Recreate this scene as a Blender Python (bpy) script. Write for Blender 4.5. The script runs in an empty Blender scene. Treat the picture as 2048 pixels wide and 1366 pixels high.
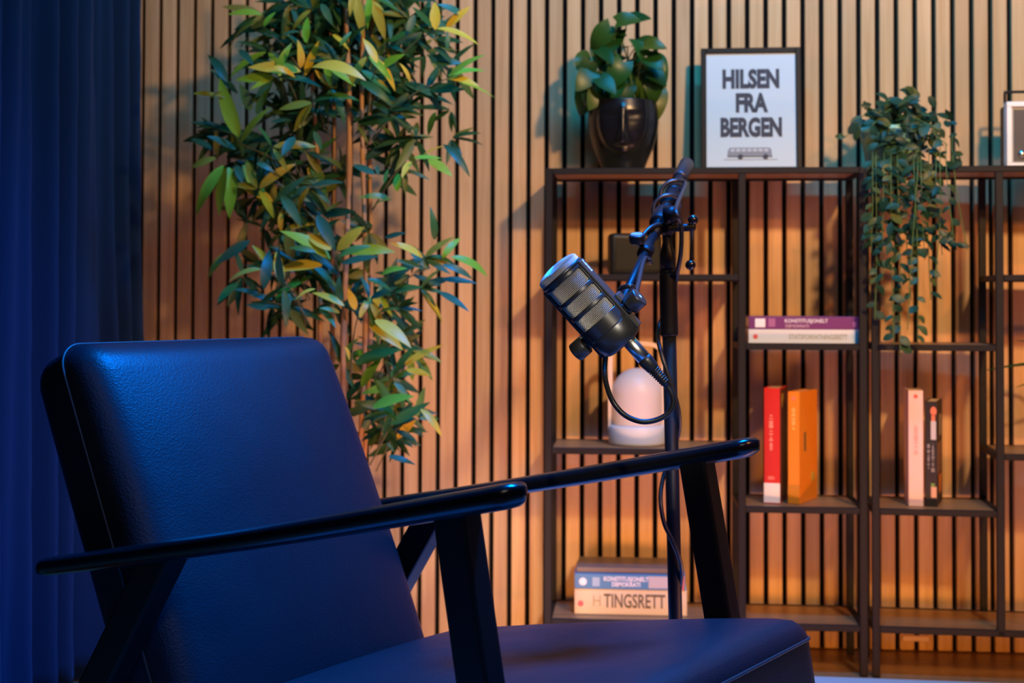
import bpy, bmesh, math, random
from math import sin, cos, pi, radians, sqrt
from mathutils import Vector, Matrix, noise
random.seed(7)
S = bpy.context.scene
COL = S.collection
# ------------------------------------------------------------------ camera
FPX = 2844.0; TH = radians(4.9); AL = radians(1.41); RO = 0.0034; SHIFT = -153.0
CAMLOC = Vector((0, -3.16, 0.757))
CR = Matrix.Rotation(TH, 3, 'Z') @ Matrix.Rotation(pi/2 + AL, 3, 'X') @ Matrix.Rotation(RO, 3, 'Z')
cd = bpy.data.cameras.new('camera'); cam = bpy.data.objects.new('camera', cd); COL.objects.link(cam)
cam.matrix_world = Matrix.Translation(CAMLOC) @ CR.to_4x4()
cd.sensor_width = 36; cd.sensor_fit = 'HORIZONTAL'; cd.lens = FPX/2048*36; cd.shift_y = SHIFT/2048
cd.clip_start = 0.05
cd.dof.use_dof = True; cd.dof.focus_distance = 1.78; cd.dof.aperture_fstop = 6.0
S.camera = cam
# ------------------------------------------------------------------ world, lights, exposure
w = bpy.data.worlds.new('world'); S.world = w; w.use_nodes = True
bg = w.node_tree.nodes['Background']; bg.inputs[0].default_value = (0.10, 0.16, 0.30, 1); bg.inputs[1].default_value = 0.015
S.view_settings.view_transform = 'Standard'; S.view_settings.look = 'None'
S.view_settings.exposure = 0.0; S.view_settings.gamma = 1.0; S.view_settings.use_curve_mapping = False
def aim(o, target):
    o.rotation_euler = (Vector(target) - o.location).to_track_quat('-Z', 'Y').to_euler()
def area(name, loc, target, sx, sy, power, color):
    l = bpy.data.lights.new(name, 'AREA'); l.shape = 'RECTANGLE'; l.size = sx; l.size_y = sy
    l.energy = power; l.color = color
    o = bpy.data.objects.new(name, l); COL.objects.link(o); o.location = loc; aim(o, target); return o
def spot(name, loc, target, power, color, ang, blend, rad):
    l = bpy.data.lights.new(name, 'SPOT'); l.energy = power; l.color = color; l.spot_size = radians(ang)
    l.spot_blend = blend; l.shadow_soft_size = rad
    o = bpy.data.objects.new(name, l); COL.objects.link(o); o.location = loc; aim(o, target); return o
o = area('blue_ceiling_tube', (0.20, -1.08, 2.20), (-0.33, -1.52, 0.35), 0.40, 0.14, 40, (0.0, 0.18, 1.0)); o.data.spread = radians(88)
area('cyan_wall_tube', (0.30, -1.10, 2.35), (0.45, 0.0, 1.25), 0.9, 0.08, 27, (0.0, 0.46, 1.0))
spot('key_spot', (0.95, -2.4, 2.02), (0.40, 0.0, 1.50), 235, (1.0, 0.60, 0.27), 72, 0.7, 0.07)
area('camera_softbox', (0.2, -3.5, 1.95), (0.0, -1.4, 0.75), 0.5, 0.5, 3.6, (1.0, 0.90, 0.78))
spot('microphone_added_spot', (0.55, -3.05, 1.60), (0.055, -1.40, 0.775), 150, (1.0, 0.86, 0.68), 10, 0.7, 0.03)  # added spot that brightens the microphone mesh, no such lamp known
spot('warm_spot', (1.4, -2.4, 1.8), (0.4, 0.0, -0.1), 75, (1.0, 0.30, 0.04), 48, 0.35, 0.06)
area('warm_floor_lamp', (-0.33, -0.78, 0.11), (-0.25, 0.0, 0.55), 0.35, 0.10, 4.4, (1.0, 0.40, 0.09))
area('warm_floor_bar', (0.62, -1.05, 0.06), (0.55, 0.0, 0.60), 0.6, 0.06, 5.6, (1.0, 0.33, 0.045))

# ------------------------------------------------------------------ pixel helpers (photo 2048x1366 -> room)
def ray(px, py): return CR @ Vector(((px-1024)/FPX, (-(py-683)+SHIFT)/FPX, -1.0))
def onY(px, py, y): d = ray(px, py); return CAMLOC + d*((y-CAMLOC.y)/d.y)
def onZ(px, py, z): d = ray(px, py); return CAMLOC + d*((z-CAMLOC.z)/d.z)
def atd(px, py, dep): return CAMLOC + ray(px, py)*dep
# ------------------------------------------------------------------ materials
def mat(name, color, rough=0.5, metal=0.0, spec=0.5, **k):
    m = bpy.data.materials.new(name); m.use_nodes = True
    b = m.node_tree.nodes['Principled BSDF']
    b.inputs['Base Color'].default_value = (*color, 1); b.inputs['Roughness'].default_value = rough
    b.inputs['Metallic'].default_value = metal; b.inputs['Specular IOR Level'].default_value = spec
    for kk, v in k.items(): b.inputs[kk.replace('_', ' ')].default_value = v
    return m
def N(m, t): return m.node_tree.nodes.new(t)
def LK(m, a, b): m.node_tree.links.new(a, b)
def bsdf(m): return m.node_tree.nodes['Principled BSDF']
def bump(m, hgt, strength, dist=0.001):
    b = N(m, 'ShaderNodeBump'); b.inputs['Strength'].default_value = strength; b.inputs['Distance'].default_value = dist
    LK(m, hgt, b.inputs['Height']); LK(m, b.outputs['Normal'], bsdf(m).inputs['Normal'])
def ramp(m, fac, stops):
    r = N(m, 'ShaderNodeValToRGB'); e = r.color_ramp.elements
    while len(e) < len(stops): e.new(0.5)
    for i, (p, c) in enumerate(stops): e[i].position = p; e[i].color = (*c, 1)
    LK(m, fac, r.inputs['Fac']); return r
def wood(name, c0, c1, scale=(60, 60, 2.5), rough=0.5, rnd=0.25):
    m = mat(name, c0, rough)
    tc = N(m, 'ShaderNodeTexCoord'); oi = N(m, 'ShaderNodeObjectInfo')
    ad = N(m, 'ShaderNodeVectorMath'); ad.operation = 'ADD'
    mu = N(m, 'ShaderNodeVectorMath'); mu.operation = 'SCALE'; mu.inputs[3].default_value = 40.0
    cb = N(m, 'ShaderNodeCombineXYZ')
    for i in range(3): LK(m, oi.outputs['Random'], cb.inputs[i])
    LK(m, cb.outputs[0], mu.inputs[0])
    LK(m, tc.outputs['Object'], ad.inputs[0]); LK(m, mu.outputs[0], ad.inputs[1])
    mp = N(m, 'ShaderNodeMapping'); mp.inputs['Scale'].default_value = scale; LK(m, ad.outputs[0], mp.inputs['Vector'])
    n1 = N(m, 'ShaderNodeTexNoise'); n1.inputs['Scale'].default_value = 1.0; n1.inputs['Detail'].default_value = 5; n1.inputs['Distortion'].default_value = 0.8
    LK(m, mp.outputs[0], n1.inputs['Vector'])
    r = ramp(m, n1.outputs['Fac'], [(0.30, c1), (0.68, c0)])
    hs = N(m, 'ShaderNodeHueSaturation')
    mr = N(m, 'ShaderNodeMapRange'); mr.inputs[3].default_value = 1.0-rnd; mr.inputs[4].default_value = 1.0+rnd*0.6
    LK(m, oi.outputs['Random'], mr.inputs[0]); LK(m, mr.outputs[0], hs.inputs['Value'])
    LK(m, r.outputs[0], hs.inputs['Color']); LK(m, hs.outputs[0], bsdf(m).inputs['Base Color'])
    bump(m, n1.outputs['Fac'], 0.15)
    return m
M_SLAT = wood('oak_slat', (0.62, 0.41, 0.22), (0.50, 0.30, 0.14), (70, 70, 3.0), 0.55, 0.16)
M_FELT = mat('black_felt', (0.006, 0.006, 0.006), 0.95, spec=0.1)
M_SHELFWOOD = wood('brown_board', (0.36, 0.20, 0.09), (0.26, 0.13, 0.055), (4, 70, 70), 0.38, 0.1)
M_FLOOR = wood('floor_wood', (0.34, 0.19, 0.085), (0.24, 0.125, 0.05), (2, 40, 40), 0.35, 0.1)
M_TUBE = mat('black_steel', (0.011, 0.010, 0.010), 0.6, 0.0, 0.22)
M_FRAME = mat('black_frame', (0.003, 0.004, 0.005), 0.5, spec=0.2)
M_ARM = mat('black_lacquer', (0.006, 0.006, 0.007), 0.22, spec=0.5)
M_LEG = mat('black_stained_wood', (0.006, 0.006, 0.006), 0.42, spec=0.3)
M_RUBBER = mat('black_rubber', (0.012, 0.012, 0.013), 0.38)
M_STAND = mat('stand_black', (0.006, 0.006, 0.007), 0.45, 0.0, 0.18)
M_MIC = mat('mic_black', (0.018, 0.018, 0.018), 0.36, 0.0, 0.6)
M_MICIN = mat('mic_core', (0.005, 0.005, 0.005), 0.8)
M_CHROME = mat('satin_nickel', (0.75, 0.72, 0.68), 0.28, 1.0)
M_WIRE = mat('grille_wire', (0.80, 0.76, 0.68), 0.45, 0.25)
M_WHITEINK = mat('white_ink', (0.8, 0.82, 0.85), 0.6)
M_BLACKINK = mat('dark_ink', (0.035, 0.04, 0.06), 0.7)
M_GREYINK = mat('grey_ink', (0.22, 0.25, 0.30), 0.7)
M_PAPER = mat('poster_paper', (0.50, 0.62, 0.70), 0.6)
M_PAGES = mat('book_pages', (0.62, 0.52, 0.38), 0.9)
M_CEIL = mat('dark_ceiling', (0.02, 0.02, 0.022), 0.9)
M_WALLSIDE = mat('dark_wall', (0.02, 0.02, 0.024), 0.9)
M_FLOORW = M_FLOOR
M_RUG = mat('pale_rug', (0.42, 0.60, 0.72), 0.95)
_n = N(M_RUG, 'ShaderNodeTexNoise'); _n.inputs['Scale'].default_value = 400; bump(M_RUG, _n.outputs['Fac'], 0.5, 0.003)
def leather():
    m = mat('black_leather', (0.009, 0.013, 0.019), 0.42, spec=0.27)
    tc = N(m, 'ShaderNodeTexCoord')
    v = N(m, 'ShaderNodeTexVoronoi'); v.inputs['Scale'].default_value = 330; v.feature = 'F1'
    LK(m, tc.outputs['Object'], v.inputs['Vector'])
    n = N(m, 'ShaderNodeTexNoise'); n.inputs['Scale'].default_value = 14; n.inputs['Detail'].default_value = 3
    LK(m, tc.outputs['Object'], n.inputs['Vector'])
    mx = N(m, 'ShaderNodeMath'); mx.operation = 'MULTIPLY_ADD'; mx.inputs[1].default_value = 0.7
    LK(m, n.outputs['Fac'], mx.inputs[0]); LK(m, v.outputs['Distance'], mx.inputs[2])
    bump(m, mx.outputs[0], 0.32, 0.0008)
    r = ramp(m, n.outputs['Fac'], [(0.3, (0.42,)*3), (0.7, (0.50,)*3)]); LK(m, r.outputs[0], bsdf(m).inputs['Roughness'])
    return m
M_LEATHER = leather()
M_SEAM = mat('seam_thread', (0.03, 0.03, 0.03), 0.45)
def velvet():
    m = mat('blue_velvet', (0.007, 0.026, 0.070), 0.85, spec=0.15)
    b = bsdf(m); b.inputs['Sheen Weight'].default_value = 0.25; b.inputs['Sheen Roughness'].default_value = 0.45
    b.inputs['Sheen Tint'].default_value = (0.25, 0.38, 0.75, 1)
    n = N(m, 'ShaderNodeTexNoise'); n.inputs['Scale'].default_value = 220; bump(m, n.outputs['Fac'], 0.2, 0.001)
    return m
M_VELVET = velvet()
def leafmat(name, stops, rough=0.42, trans=0.25, island=False):
    m = mat(name, stops[0][1], rough, spec=0.35)
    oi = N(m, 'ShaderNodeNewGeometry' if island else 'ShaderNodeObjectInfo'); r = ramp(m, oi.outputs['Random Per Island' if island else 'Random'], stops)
    tc = N(m, 'ShaderNodeTexCoord'); wv = N(m, 'ShaderNodeTexNoise'); wv.inputs['Scale'].default_value = 6
    mp = N(m, 'ShaderNodeMapping'); mp.inputs['Scale'].default_value = (1, 14, 1); LK(m, tc.outputs['Object'], mp.inputs[0]); LK(m, mp.outputs[0], wv.inputs['Vector'])
    hs = N(m, 'ShaderNodeHueSaturation'); mr = N(m, 'ShaderNodeMapRange'); mr.inputs[3].default_value = 0.75; mr.inputs[4].default_value = 1.2
    LK(m, wv.outputs['Fac'], mr.inputs[0]); LK(m, mr.outputs[0], hs.inputs['Value']); LK(m, r.outputs[0], hs.inputs['Color'])
    LK(m, hs.outputs[0], bsdf(m).inputs['Base Color'])
    tr = N(m, 'ShaderNodeBsdfTranslucent'); LK(m, hs.outputs[0], tr.inputs[0])
    ms = N(m, 'ShaderNodeMixShader'); ms.inputs[0].default_value = trans
    out = m.node_tree.nodes['Material Output']
    LK(m, bsdf(m).outputs[0], ms.inputs[1]); LK(m, tr.outputs[0], ms.inputs[2]); LK(m, ms.outputs[0], out.inputs[0])
    return m
M_BAM = leafmat('bamboo_leaf', [(0.0, (0.03, 0.13, 0.03)), (0.4, (0.07, 0.22, 0.035)), (0.7, (0.30, 0.34, 0.04)), (1.0, (0.50, 0.42, 0.05))])
M_BAMY = leafmat('bamboo_leaf_warm_lit', [(0.0, (0.72, 0.52, 0.03)), (1.0, (0.85, 0.62, 0.07))])  # yellow of the warm light put into the leaf colour
M_BAMG = leafmat('bamboo_leaf_green', [(0.0, (0.14, 0.48, 0.04)), (1.0, (0.40, 0.55, 0.04))])
M_BAMD = leafmat('bamboo_leaf_dark', [(0.0, (0.02, 0.10, 0.05)), (1.0, (0.05, 0.19, 0.09))])  # teal-dark copy, cool light and shade put into the leaf colour
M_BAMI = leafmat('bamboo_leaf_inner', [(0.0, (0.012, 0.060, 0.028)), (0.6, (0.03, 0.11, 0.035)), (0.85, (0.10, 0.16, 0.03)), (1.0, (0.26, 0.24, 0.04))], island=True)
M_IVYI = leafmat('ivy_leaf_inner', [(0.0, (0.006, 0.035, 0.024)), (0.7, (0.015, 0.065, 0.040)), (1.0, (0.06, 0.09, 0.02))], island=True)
M_CANE = wood('cane', (0.55, 0.30, 0.12), (0.36, 0.17, 0.06), (30, 30, 8), 0.5, 0.1)
M_TWIG = mat('twig', (0.09, 0.10, 0.045), 0.8)
M_POTHOS = leafmat('pothos_leaf', [(0.0, (0.006, 0.050, 0.010)), (0.6, (0.016, 0.085, 0.014)), (1.0, (0.08, 0.11, 0.010))], 0.36, 0.15)
M_IVY = leafmat('ivy_leaf', [(0.0, (0.008, 0.045, 0.030)), (0.7, (0.022, 0.085, 0.050)), (1.0, (0.09, 0.12, 0.025))], 0.45, 0.2)
M_STEM = mat('green_stem', (0.08, 0.16, 0.04), 0.6)
M_CERAMIC = mat('black_ceramic', (0.006, 0.006, 0.008), 0.30)
M_SOIL = mat('soil', (0.03, 0.02, 0.012), 0.95)
M_GREENPOT = mat('green_pot', (0.25, 0.55, 0.42), 0.4)
M_MILK = mat('milky_plastic', (0.62, 0.58, 0.57), 0.45, Subsurface_Weight=0.3)
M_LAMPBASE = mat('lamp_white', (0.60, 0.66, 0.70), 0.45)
M_HANDLE = mat('lamp_handle_beige', (0.72, 0.58, 0.46), 0.5)
M_RADIO = mat('radio_white', (0.80, 0.81, 0.80), 0.4)
M_GRILLE = mat('grey_grille', (0.10, 0.10, 0.10), 0.6)
M_DARKBOX = mat('dark_case', (0.010, 0.009, 0.008), 0.5)
M_DARKGLASS = mat('dark_glass', (0.035, 0.030, 0.018), 0.2)

# ------------------------------------------------------------------ mesh helpers
def mesh_obj(name, bm, m, parent=None, smooth=False, loc=None):
    me = bpy.data.meshes.new(name); bm.normal_update(); bm.to_mesh(me); bm.free()
    if m is not None: me.materials.append(m)
    if smooth:
        for p in me.polygons: p.use_smooth = True
    o = bpy.data.objects.new(name, me); COL.objects.link(o)
    if parent is not None: o.parent = parent
    if loc is not None: o.location = loc
    return o
def inst(name, me, parent, mw=None):
    o = bpy.data.objects.new(name, me); COL.objects.link(o); o.parent = parent
    if mw is not None: o.matrix_local = mw
    return o
def thing(name, label, cat, loc=(0, 0, 0), rz=0.0, group=None, rot=None):
    o = bpy.data.objects.new(name, None); COL.objects.link(o); o.empty_display_size = 0.05
    o.location = loc; o.rotation_euler = (0, 0, rz)
    if rot is not None: o.rotation_euler = rot.to_euler()
    tag(o, label, cat, group); return o
def tag(o, label, cat, group=None):
    o['label'] = label; o['category'] = cat
    if group: o['group'] = group
    return o
def struct(o): o['kind'] = 'structure'; return o
def bx(bm, x0, x1, y0, y1, z0, z1, bev=0.0, seg=2, M=None):
    r = bmesh.ops.create_cube(bm, size=1.0); vs = r['verts']
    for v in vs:
        v.co = Vector(((x0+x1)/2 + v.co.x*(x1-x0), (y0+y1)/2 + v.co.y*(y1-y0), (z0+z1)/2 + v.co.z*(z1-z0)))
    if bev > 0:
        es = list({e for v in vs for e in v.link_edges})
        rr = bmesh.ops.bevel(bm, geom=es, offset=bev, segments=seg, profile=0.5, affect='EDGES', clamp_overlap=True)
        vs = list({v for f in rr['faces'] for v in f.verts} | {v for v in vs if v.is_valid})
    if M is not None:
        for v in vs: v.co = M @ v.co
    return bm
def box(x0, x1, y0, y1, z0, z1, bev=0.0, seg=2, M=None): return bx(bmesh.new(), x0, x1, y0, y1, z0, z1, bev, seg, M)
def frames(pts):
    n = len(pts); T = []
    for i in range(n):
        a = pts[max(i-1, 0)]; b = pts[min(i+1, n-1)]; t = (b-a)
        T.append(t.normalized() if t.length > 1e-9 else Vector((0, 0, 1)))
    ref = Vector((0, 0, 1)) if abs(T[0].z) < 0.9 else Vector((1, 0, 0))
    u = (ref - T[0]*ref.dot(T[0])).normalized(); out = []
    for t in T:
        u = (u - t*u.dot(t)); u = u.normalized() if u.length > 1e-6 else t.orthogonal().normalized()
        out.append((t, u, t.cross(u)))
    return out
def tube(bm, pts, r, seg=12, cap=True):
    pts = [Vector(p) for p in pts]; fr = frames(pts); rings = []
    for i, p in enumerate(pts):
        rr = r[i] if isinstance(r, (list, tuple)) else r
        t, u, v = fr[i]
        rings.append([bm.verts.new(p + (u*cos(a) + v*sin(a))*rr) for a in (2*pi*k/seg for k in range(seg))])
    for a, b in zip(rings, rings[1:]):
        for k in range(seg): bm.faces.new((a[k], a[(k+1) % seg], b[(k+1) % seg], b[k]))
    if cap:
        bm.faces.new(list(reversed(rings[0]))); bm.faces.new(rings[-1])
    return bm
def lathe(bm, prof, seg=32, M=None, fn=None):
    rings = []
    for (r, z) in prof:
        if r < 1e-6: rings.append([bm.verts.new((0, 0, z))])
        else: rings.append([bm.verts.new((r*cos(2*pi*k/seg), r*sin(2*pi*k/seg), z)) for k in range(seg)])
    for a, b in zip(rings, rings[1:]):
        for k in range(seg):
            if len(a) == 1 and len(b) == 1: continue
            if len(a) == 1: bm.faces.new((a[0], b[(k+1) % seg], b[k]))
            elif len(b) == 1: bm.faces.new((a[k], a[(k+1) % seg], b[0]))
            else: bm.faces.new((a[k], a[(k+1) % seg], b[(k+1) % seg], b[k]))
    if M is not None:
        for rg in rings:
            for v in rg: v.co = M @ v.co
    return bm
def spline(P, n):
    P = [Vector(p) for p in P]; out = []
    Q = [P[0]*2-P[1]] + P + [P[-1]*2-P[-2]]
    for i in range(len(P)-1):
        p0, p1, p2, p3 = Q[i:i+4]
        for k in range(n):
            t = k/n
            out.append(0.5*((2*p1) + (p2-p0)*t + (2*p0-5*p1+4*p2-p3)*t*t + (3*p1-p0-3*p2+p3)*t**3))
    out.append(P[-1]); return out
def cushion(hx, hy, hz, r, n=26, bulge=0.0, bulge_side=0.0):
    """rounded box centred at 0, crown on +z"""
    bm = bmesh.new(); bmesh.ops.create_cube(bm, size=2.0)
    bmesh.ops.subdivide_edges(bm, edges=bm.edges[:], cuts=n, use_grid_fill=True)
    H = Vector((hx, hy, hz))
    for v in bm.verts:
        q = Vector((v.co.x*hx, v.co.y*hy, v.co.z*hz))
        inn = Vector([max(-(H[i]-r), min(H[i]-r, q[i])) for i in range(3)])
        d = q-inn
        if d.length > 1e-9: q = inn + d.normalized()*r
        wx = 1-abs(q.x/hx)**2.5; wy = 1-abs(q.y/hy)**2.5
        q.z += bulge*max(0, wx)**0.8*max(0, wy)**0.8*(1 if q.z > 0 else -0.4)*min(1, abs(q.z)/hz)
        q.y += bulge_side*(1-abs(q.x/hx)**2)*(q.y/hy)
        v.co = q
    return bm
FONT_DG = None
def text_mesh(name, body, size, m, parent, mw, sx=1.0, bold=0.0, align='CENTER', spacing=1.0, ext=0.0003, line=1.0):
    cu = bpy.data.curves.new('tmp_text', 'FONT'); cu.body = body; cu.size = size; cu.align_x = align; cu.align_y = 'CENTER'
    cu.extrude = ext; cu.offset = bold; cu.space_character = spacing; cu.resolution_u = 3; cu.space_line = line
    o = bpy.data.objects.new('tmp_text', cu); COL.objects.link(o)
    dg = bpy.context.evaluated_depsgraph_get()
    me = bpy.data.meshes.new_from_object(o.evaluated_get(dg))
    bpy.data.objects.remove(o); bpy.data.curves.remove(cu)
    me.name = name; me.transform(Matrix.Diagonal((sx, 1, 1, 1)))
    me.materials.clear(); me.materials.append(m)
    return inst(name, me, parent, mw)
# faces -y: x right, z up  (text lies in local xy)
def FACE(x, y, z, rot=0.0): return Matrix.Translation((x, y, z)) @ Matrix.Rotation(pi/2, 4, 'X') @ Matrix.Rotation(rot, 4, 'Z')

# ================================================================== SETTING
PITCH = 0.0403; GAP0 = -1.1216; ZC = 2.45
wall = struct(mesh_obj('wall_back', box(-2.3, 2.1, 0.018, 0.06, 0, ZC), M_FELT))
slat_me = None
for i in range(-28, 78):
    c = GAP0 + PITCH*(i+0.5)
    if slat_me is None:
        o = mesh_obj('slat', box(-0.01495, 0.01495, -0.009, 0.0095, 0.0, ZC-0.004, 0.0012, 1), M_SLAT, wall); slat_me = o.data
    else: o = inst('slat', slat_me, wall)
    o.location = (c, 0.009, 0.002)
struct(mesh_obj('floor', box(-2.3, 2.1, -4.2, 0.06, -0.05, 0.0), M_FLOOR))
struct(mesh_obj('wall_left', box(-2.36, -2.3, -4.2, 0.06, 0, ZC), M_WALLSIDE))
struct(mesh_obj('ceiling', box(-2.36, 2.16, -4.2, 0.06, ZC, ZC+0.05), M_CEIL))
struct(mesh_obj('wall_right', box(2.1, 2.16, -4.2, 0.06, 0, ZC), M_WALLSIDE))
# rug
a = onZ(1640, 1359, 0.0); b = onZ(2048, 1374, 0.0); d = (b-a).normalized(); nrm = Vector((d.y, -d.x, 0))
bm = bmesh.new(); A = a - d*1.15; B = a + d*1.6
cor = [A, B, B + nrm*1.9, A + nrm*1.9]
lo = [bm.verts.new((p.x, p.y, 0.0005)) for p in cor]; hi = [bm.verts.new((p.x, p.y, 0.006)) for p in cor]
bm.faces.new(hi); bm.faces.new(lo[::-1])
for k in range(4): bm.faces.new((lo[k], lo[(k+1) % 4], hi[(k+1) % 4], hi[k]))
bmesh.ops.recalc_face_normals(bm, faces=bm.faces[:])
tag(mesh_obj('rug', bm, M_RUG), 'pale blue-grey rug on the floor in front of the open shelves', 'rug')
# small pale plate low on the slat wall
p = onY(1831, 1276, -0.003)
tag(mesh_obj('wall_plate', box(p.x-0.028, p.x+0.028, -0.0105, -0.0005, p.z-0.006, p.z+0.006, 0.002, 2), mat('plate_beige', (0.72, 0.52, 0.40), 0.5)),
    'small pale beige strip fixed low on the slat wall beneath the shelf', 'wall plate')

# ================================================================== CURTAIN
def curtain():
    top = ZC-0.02; bm = bmesh.new(); ncol = 240; nrow = 46
    e0 = onY(243, 400, -0.13)
    # plan path: from the free edge near the slat wall, leftwards and toward the room
    P = []
    for px_, dd_ in ((246, 3.03), (205, 2.96), (150, 2.86), (80, 2.72), (0, 2.56), (-110, 2.36), (-260, 2.16)):
        q_ = atd(px_, 600, dd_); P.append(Vector((q_.x, q_.y, 0)))
    path = spline(P, 40); fr = frames(path); rows = []
    for j in range(nrow+1):
        v = j/nrow; z = 0.004 + (top-0.004)*v; row = []
        for i, q in enumerate(path):
            s = i*0.0051
            ph = s*2*pi/0.125 + 0.9*sin(s*9.0) + (0.5*sin(s*19+1.3))
            amp = 0.034*(0.75+0.25*sin(s*11+2)) * (0.55+0.45*min(1, i/20))
            spread = (1-v)**2
            ph += 0.35*sin(v*2.0 + s*3)*spread
            n = Vector((-fr[i][0].y, fr[i][0].x, 0))
            off = amp*sin(ph)*(1+0.35*spread) + 0.008*sin(ph*2.3+v*4)
            off += 0.10*spread**3*max(0, sin(s*5.5+0.5))       # flare onto the floor
            wr = 0.0025*noise.noise(Vector((s*9, v*30, 0)))
            sl = -0.02*(1-v)*max(0, 1-i/30)
            p = q + n*(off+wr); row.append(bm.verts.new((p.x - sl + 0.012*(1-v), p.y, z)))
        rows.append(row)
    for a, b in zip(rows, rows[1:]):
        for k in range(len(a)-1): bm.faces.new((a[k], a[k+1], b[k+1], b[k]))
    o = mesh_obj('curtain', bm, M_VELVET, None, True)
    sm = o.modifiers.new('thick', 'SOLIDIFY'); sm.thickness = 0.003
    return tag(o, 'dark blue velvet curtain hanging in folds beside the slat wall', 'curtain')
curtain()

# ================================================================== SHELF UNITS
YF = -0.2276; DEP = 0.195
H_TOP, H_A1, H_A2, H_B1, H_B2, H_BOT = 1.030, 0.811, 0.453, 0.670, 0.339, 0.1025
def shelf_unit(label, loc, rz, mirror):
    """local x from outer post of the wide bay (0) to outer post of narrow bay (W); y=0 front, +y to wall"""
    t = thing('shelf_unit', label, 'shelf', loc, rz, 'open black steel shelf units')
    W = 0.654; XM = 0.396; pw = 0.0150; hb = 0.0125
    fx = (lambda x: W-x) if mirror else (lambda x: x)
    def B(name, x0, x1, y0, y1, z0, z1, m, bev=0.0012):
        a, c = sorted((fx(x0), fx(x1))); return mesh_obj(name, box(a, c, y0, y1, z0, z1, bev, 1), m, t)
    for x, zb in ((0, 0.0), (XM, H_BOT-hb), (W-pw, 0.0)):
        for y in (0, DEP-pw): B('post', x, x+pw, y, y+pw, zb, H_TOP-hb if x == XM else H_TOP, M_TUBE)
    def rails(x0, x1, z, mid=False):
        B('front_rail', x0, x1, 0.0, hb, z-hb, z, M_TUBE); B('back_rail', x0, x1, DEP-hb, DEP, z-hb, z, M_TUBE)
        for x in (x0-pw+0.001, x1+0.001):
            B('side_rail', x, x+pw-0.002, pw, DEP-pw, z-hb, z, M_TUBE)
        B('board', x0+0.0005, x1-0.0005, hb, DEP-hb, z-0.008, z-0.0006, M_SHELFWOOD)
    rails(pw, W-pw, H_TOP); rails(pw, W-pw, H_BOT)
    for z in (H_A1, H_A2): rails(pw, XM, z)
    for z in (H_B1, H_B2): rails(XM+pw, W-pw, z)
    return t
XL = -0.1832
unit_l = shelf_unit('black steel open shelf unit with brown boards under the poster', (XL, YF, 0), 0.0, False)
RZR = radians(-3.0); XR = 0.4795
unit_r = shelf_unit('black steel open shelf unit under the trailing plant, cut by the right edge', (XR, YF-0.002, 0), RZR, True)
# ================================================================== ARMCHAIR
NT = atd(1030, 965, 1.418); CA = radians(-28.6)
ch = thing('armchair', 'black leather armchair with black wooden arms and splayed legs', 'armchair', (NT.x, NT.y, 0), CA)
CS = 0.57
def arm(v):
    # flattened rounded bar, bent plan
    bm = bmesh.new(); n = 60; seg = 28; rings = []
    for i in range(n+1):
        s = i/n; u = 0.012 - 0.735*s; z = 0.5655 - 0.151*s - 0.004*sin(pi*s)
        e = min(s*n/1.8, (1-s)*n/2.2, 1.0); k = sqrt(max(0.02, 1-(1-e)**2))
        wv = (0.0265 - 0.005*s)*k; hz = (0.0138 - 0.002*s)*(0.45+0.55*k)
        ring = []
        for a in range(seg):
            t = 2*pi*a/seg; c, sn = cos(t), sin(t)
            ring.append(bm.verts.new((u, v + wv*(abs(c)**0.75)*(1 if c > 0 else -1), z + hz*(abs(sn)**0.75)*(1 if sn > 0 else -1))))
        rings.append(ring)
    for a, b in zip(rings, rings[1:]):
        for k in range(seg): bm.faces.new((a[k], a[(k+1) % seg], b[(k+1) % seg], b[k]))
    bm.faces.new(rings[0][::-1]); bm.faces.new(rings[-1]); bmesh.ops.recalc_face_normals(bm, faces=bm.faces[:])
    return mesh_obj('armrest', bm, M_ARM, ch, True)
def bar(name, p0, p1, wu, wv, m, bev=0.004):
    """rectangular bar between two local points in a v=const plane, cut level top and bottom"""
    bm = bmesh.new(); bmesh.ops.create_cube(bm, size=1.0)
    for v in bm.verts:
        p = Vector(p0) if v.co.z < 0 else Vector(p1)
        v.co = Vector((p.x + v.co.x*wu, p.y + v.co.y*wv, p.z))
    bmesh.ops.bevel(bm, geom=bm.edges[:], offset=bev, segments=2, affect='EDGES', profile=0.6)
    return mesh_obj(name, bm, m, ch)
for v in (0.0, CS):
    arm(v)
    sgn = 1 if v == 0 else -1
    vl = v + 0.006*sgn
    bar('front_leg', (0.022, vl, 0.0065), (-0.078, vl, 0.549), 0.040, 0.034, M_LEG)
    bar('rear_leg', (-0.790, vl, 0.0065), (-0.500, vl, 0.458), 0.052, 0.034, M_LEG)
    # side rail carrying the seat
    bm = bmesh.new(); bmesh.ops.create_cube(bm, size=1.0)
    for q in bm.verts:
        u, z = ((0.0, 0.235) if q.co.x > 0 else (-0.66, 0.135)); q.co = Vector((u, v+0.034*sgn + q.co.y*0.022, z + q.co.z*0.05))
    bmesh.ops.bevel(bm, geom=bm.edges[:], offset=0.004, segments=2, affect='EDGES')
    mesh_obj('side_rail', bm, M_LEG, ch)
for nm, u, z in (('front_rail', -0.03, 0.215), ('rear_rail', -0.62, 0.16)):
    mesh_obj(nm, box(u-0.012, u+0.012, 0.02, CS-0.02, z-0.028, z+0.028, 0.004), M_LEG, ch)
# back slats behind cushion
R_REC = math.atan2(0.185, 0.41)
def rec(x, z):  # local of back: origin at front-bottom edge
    return x, z
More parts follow.
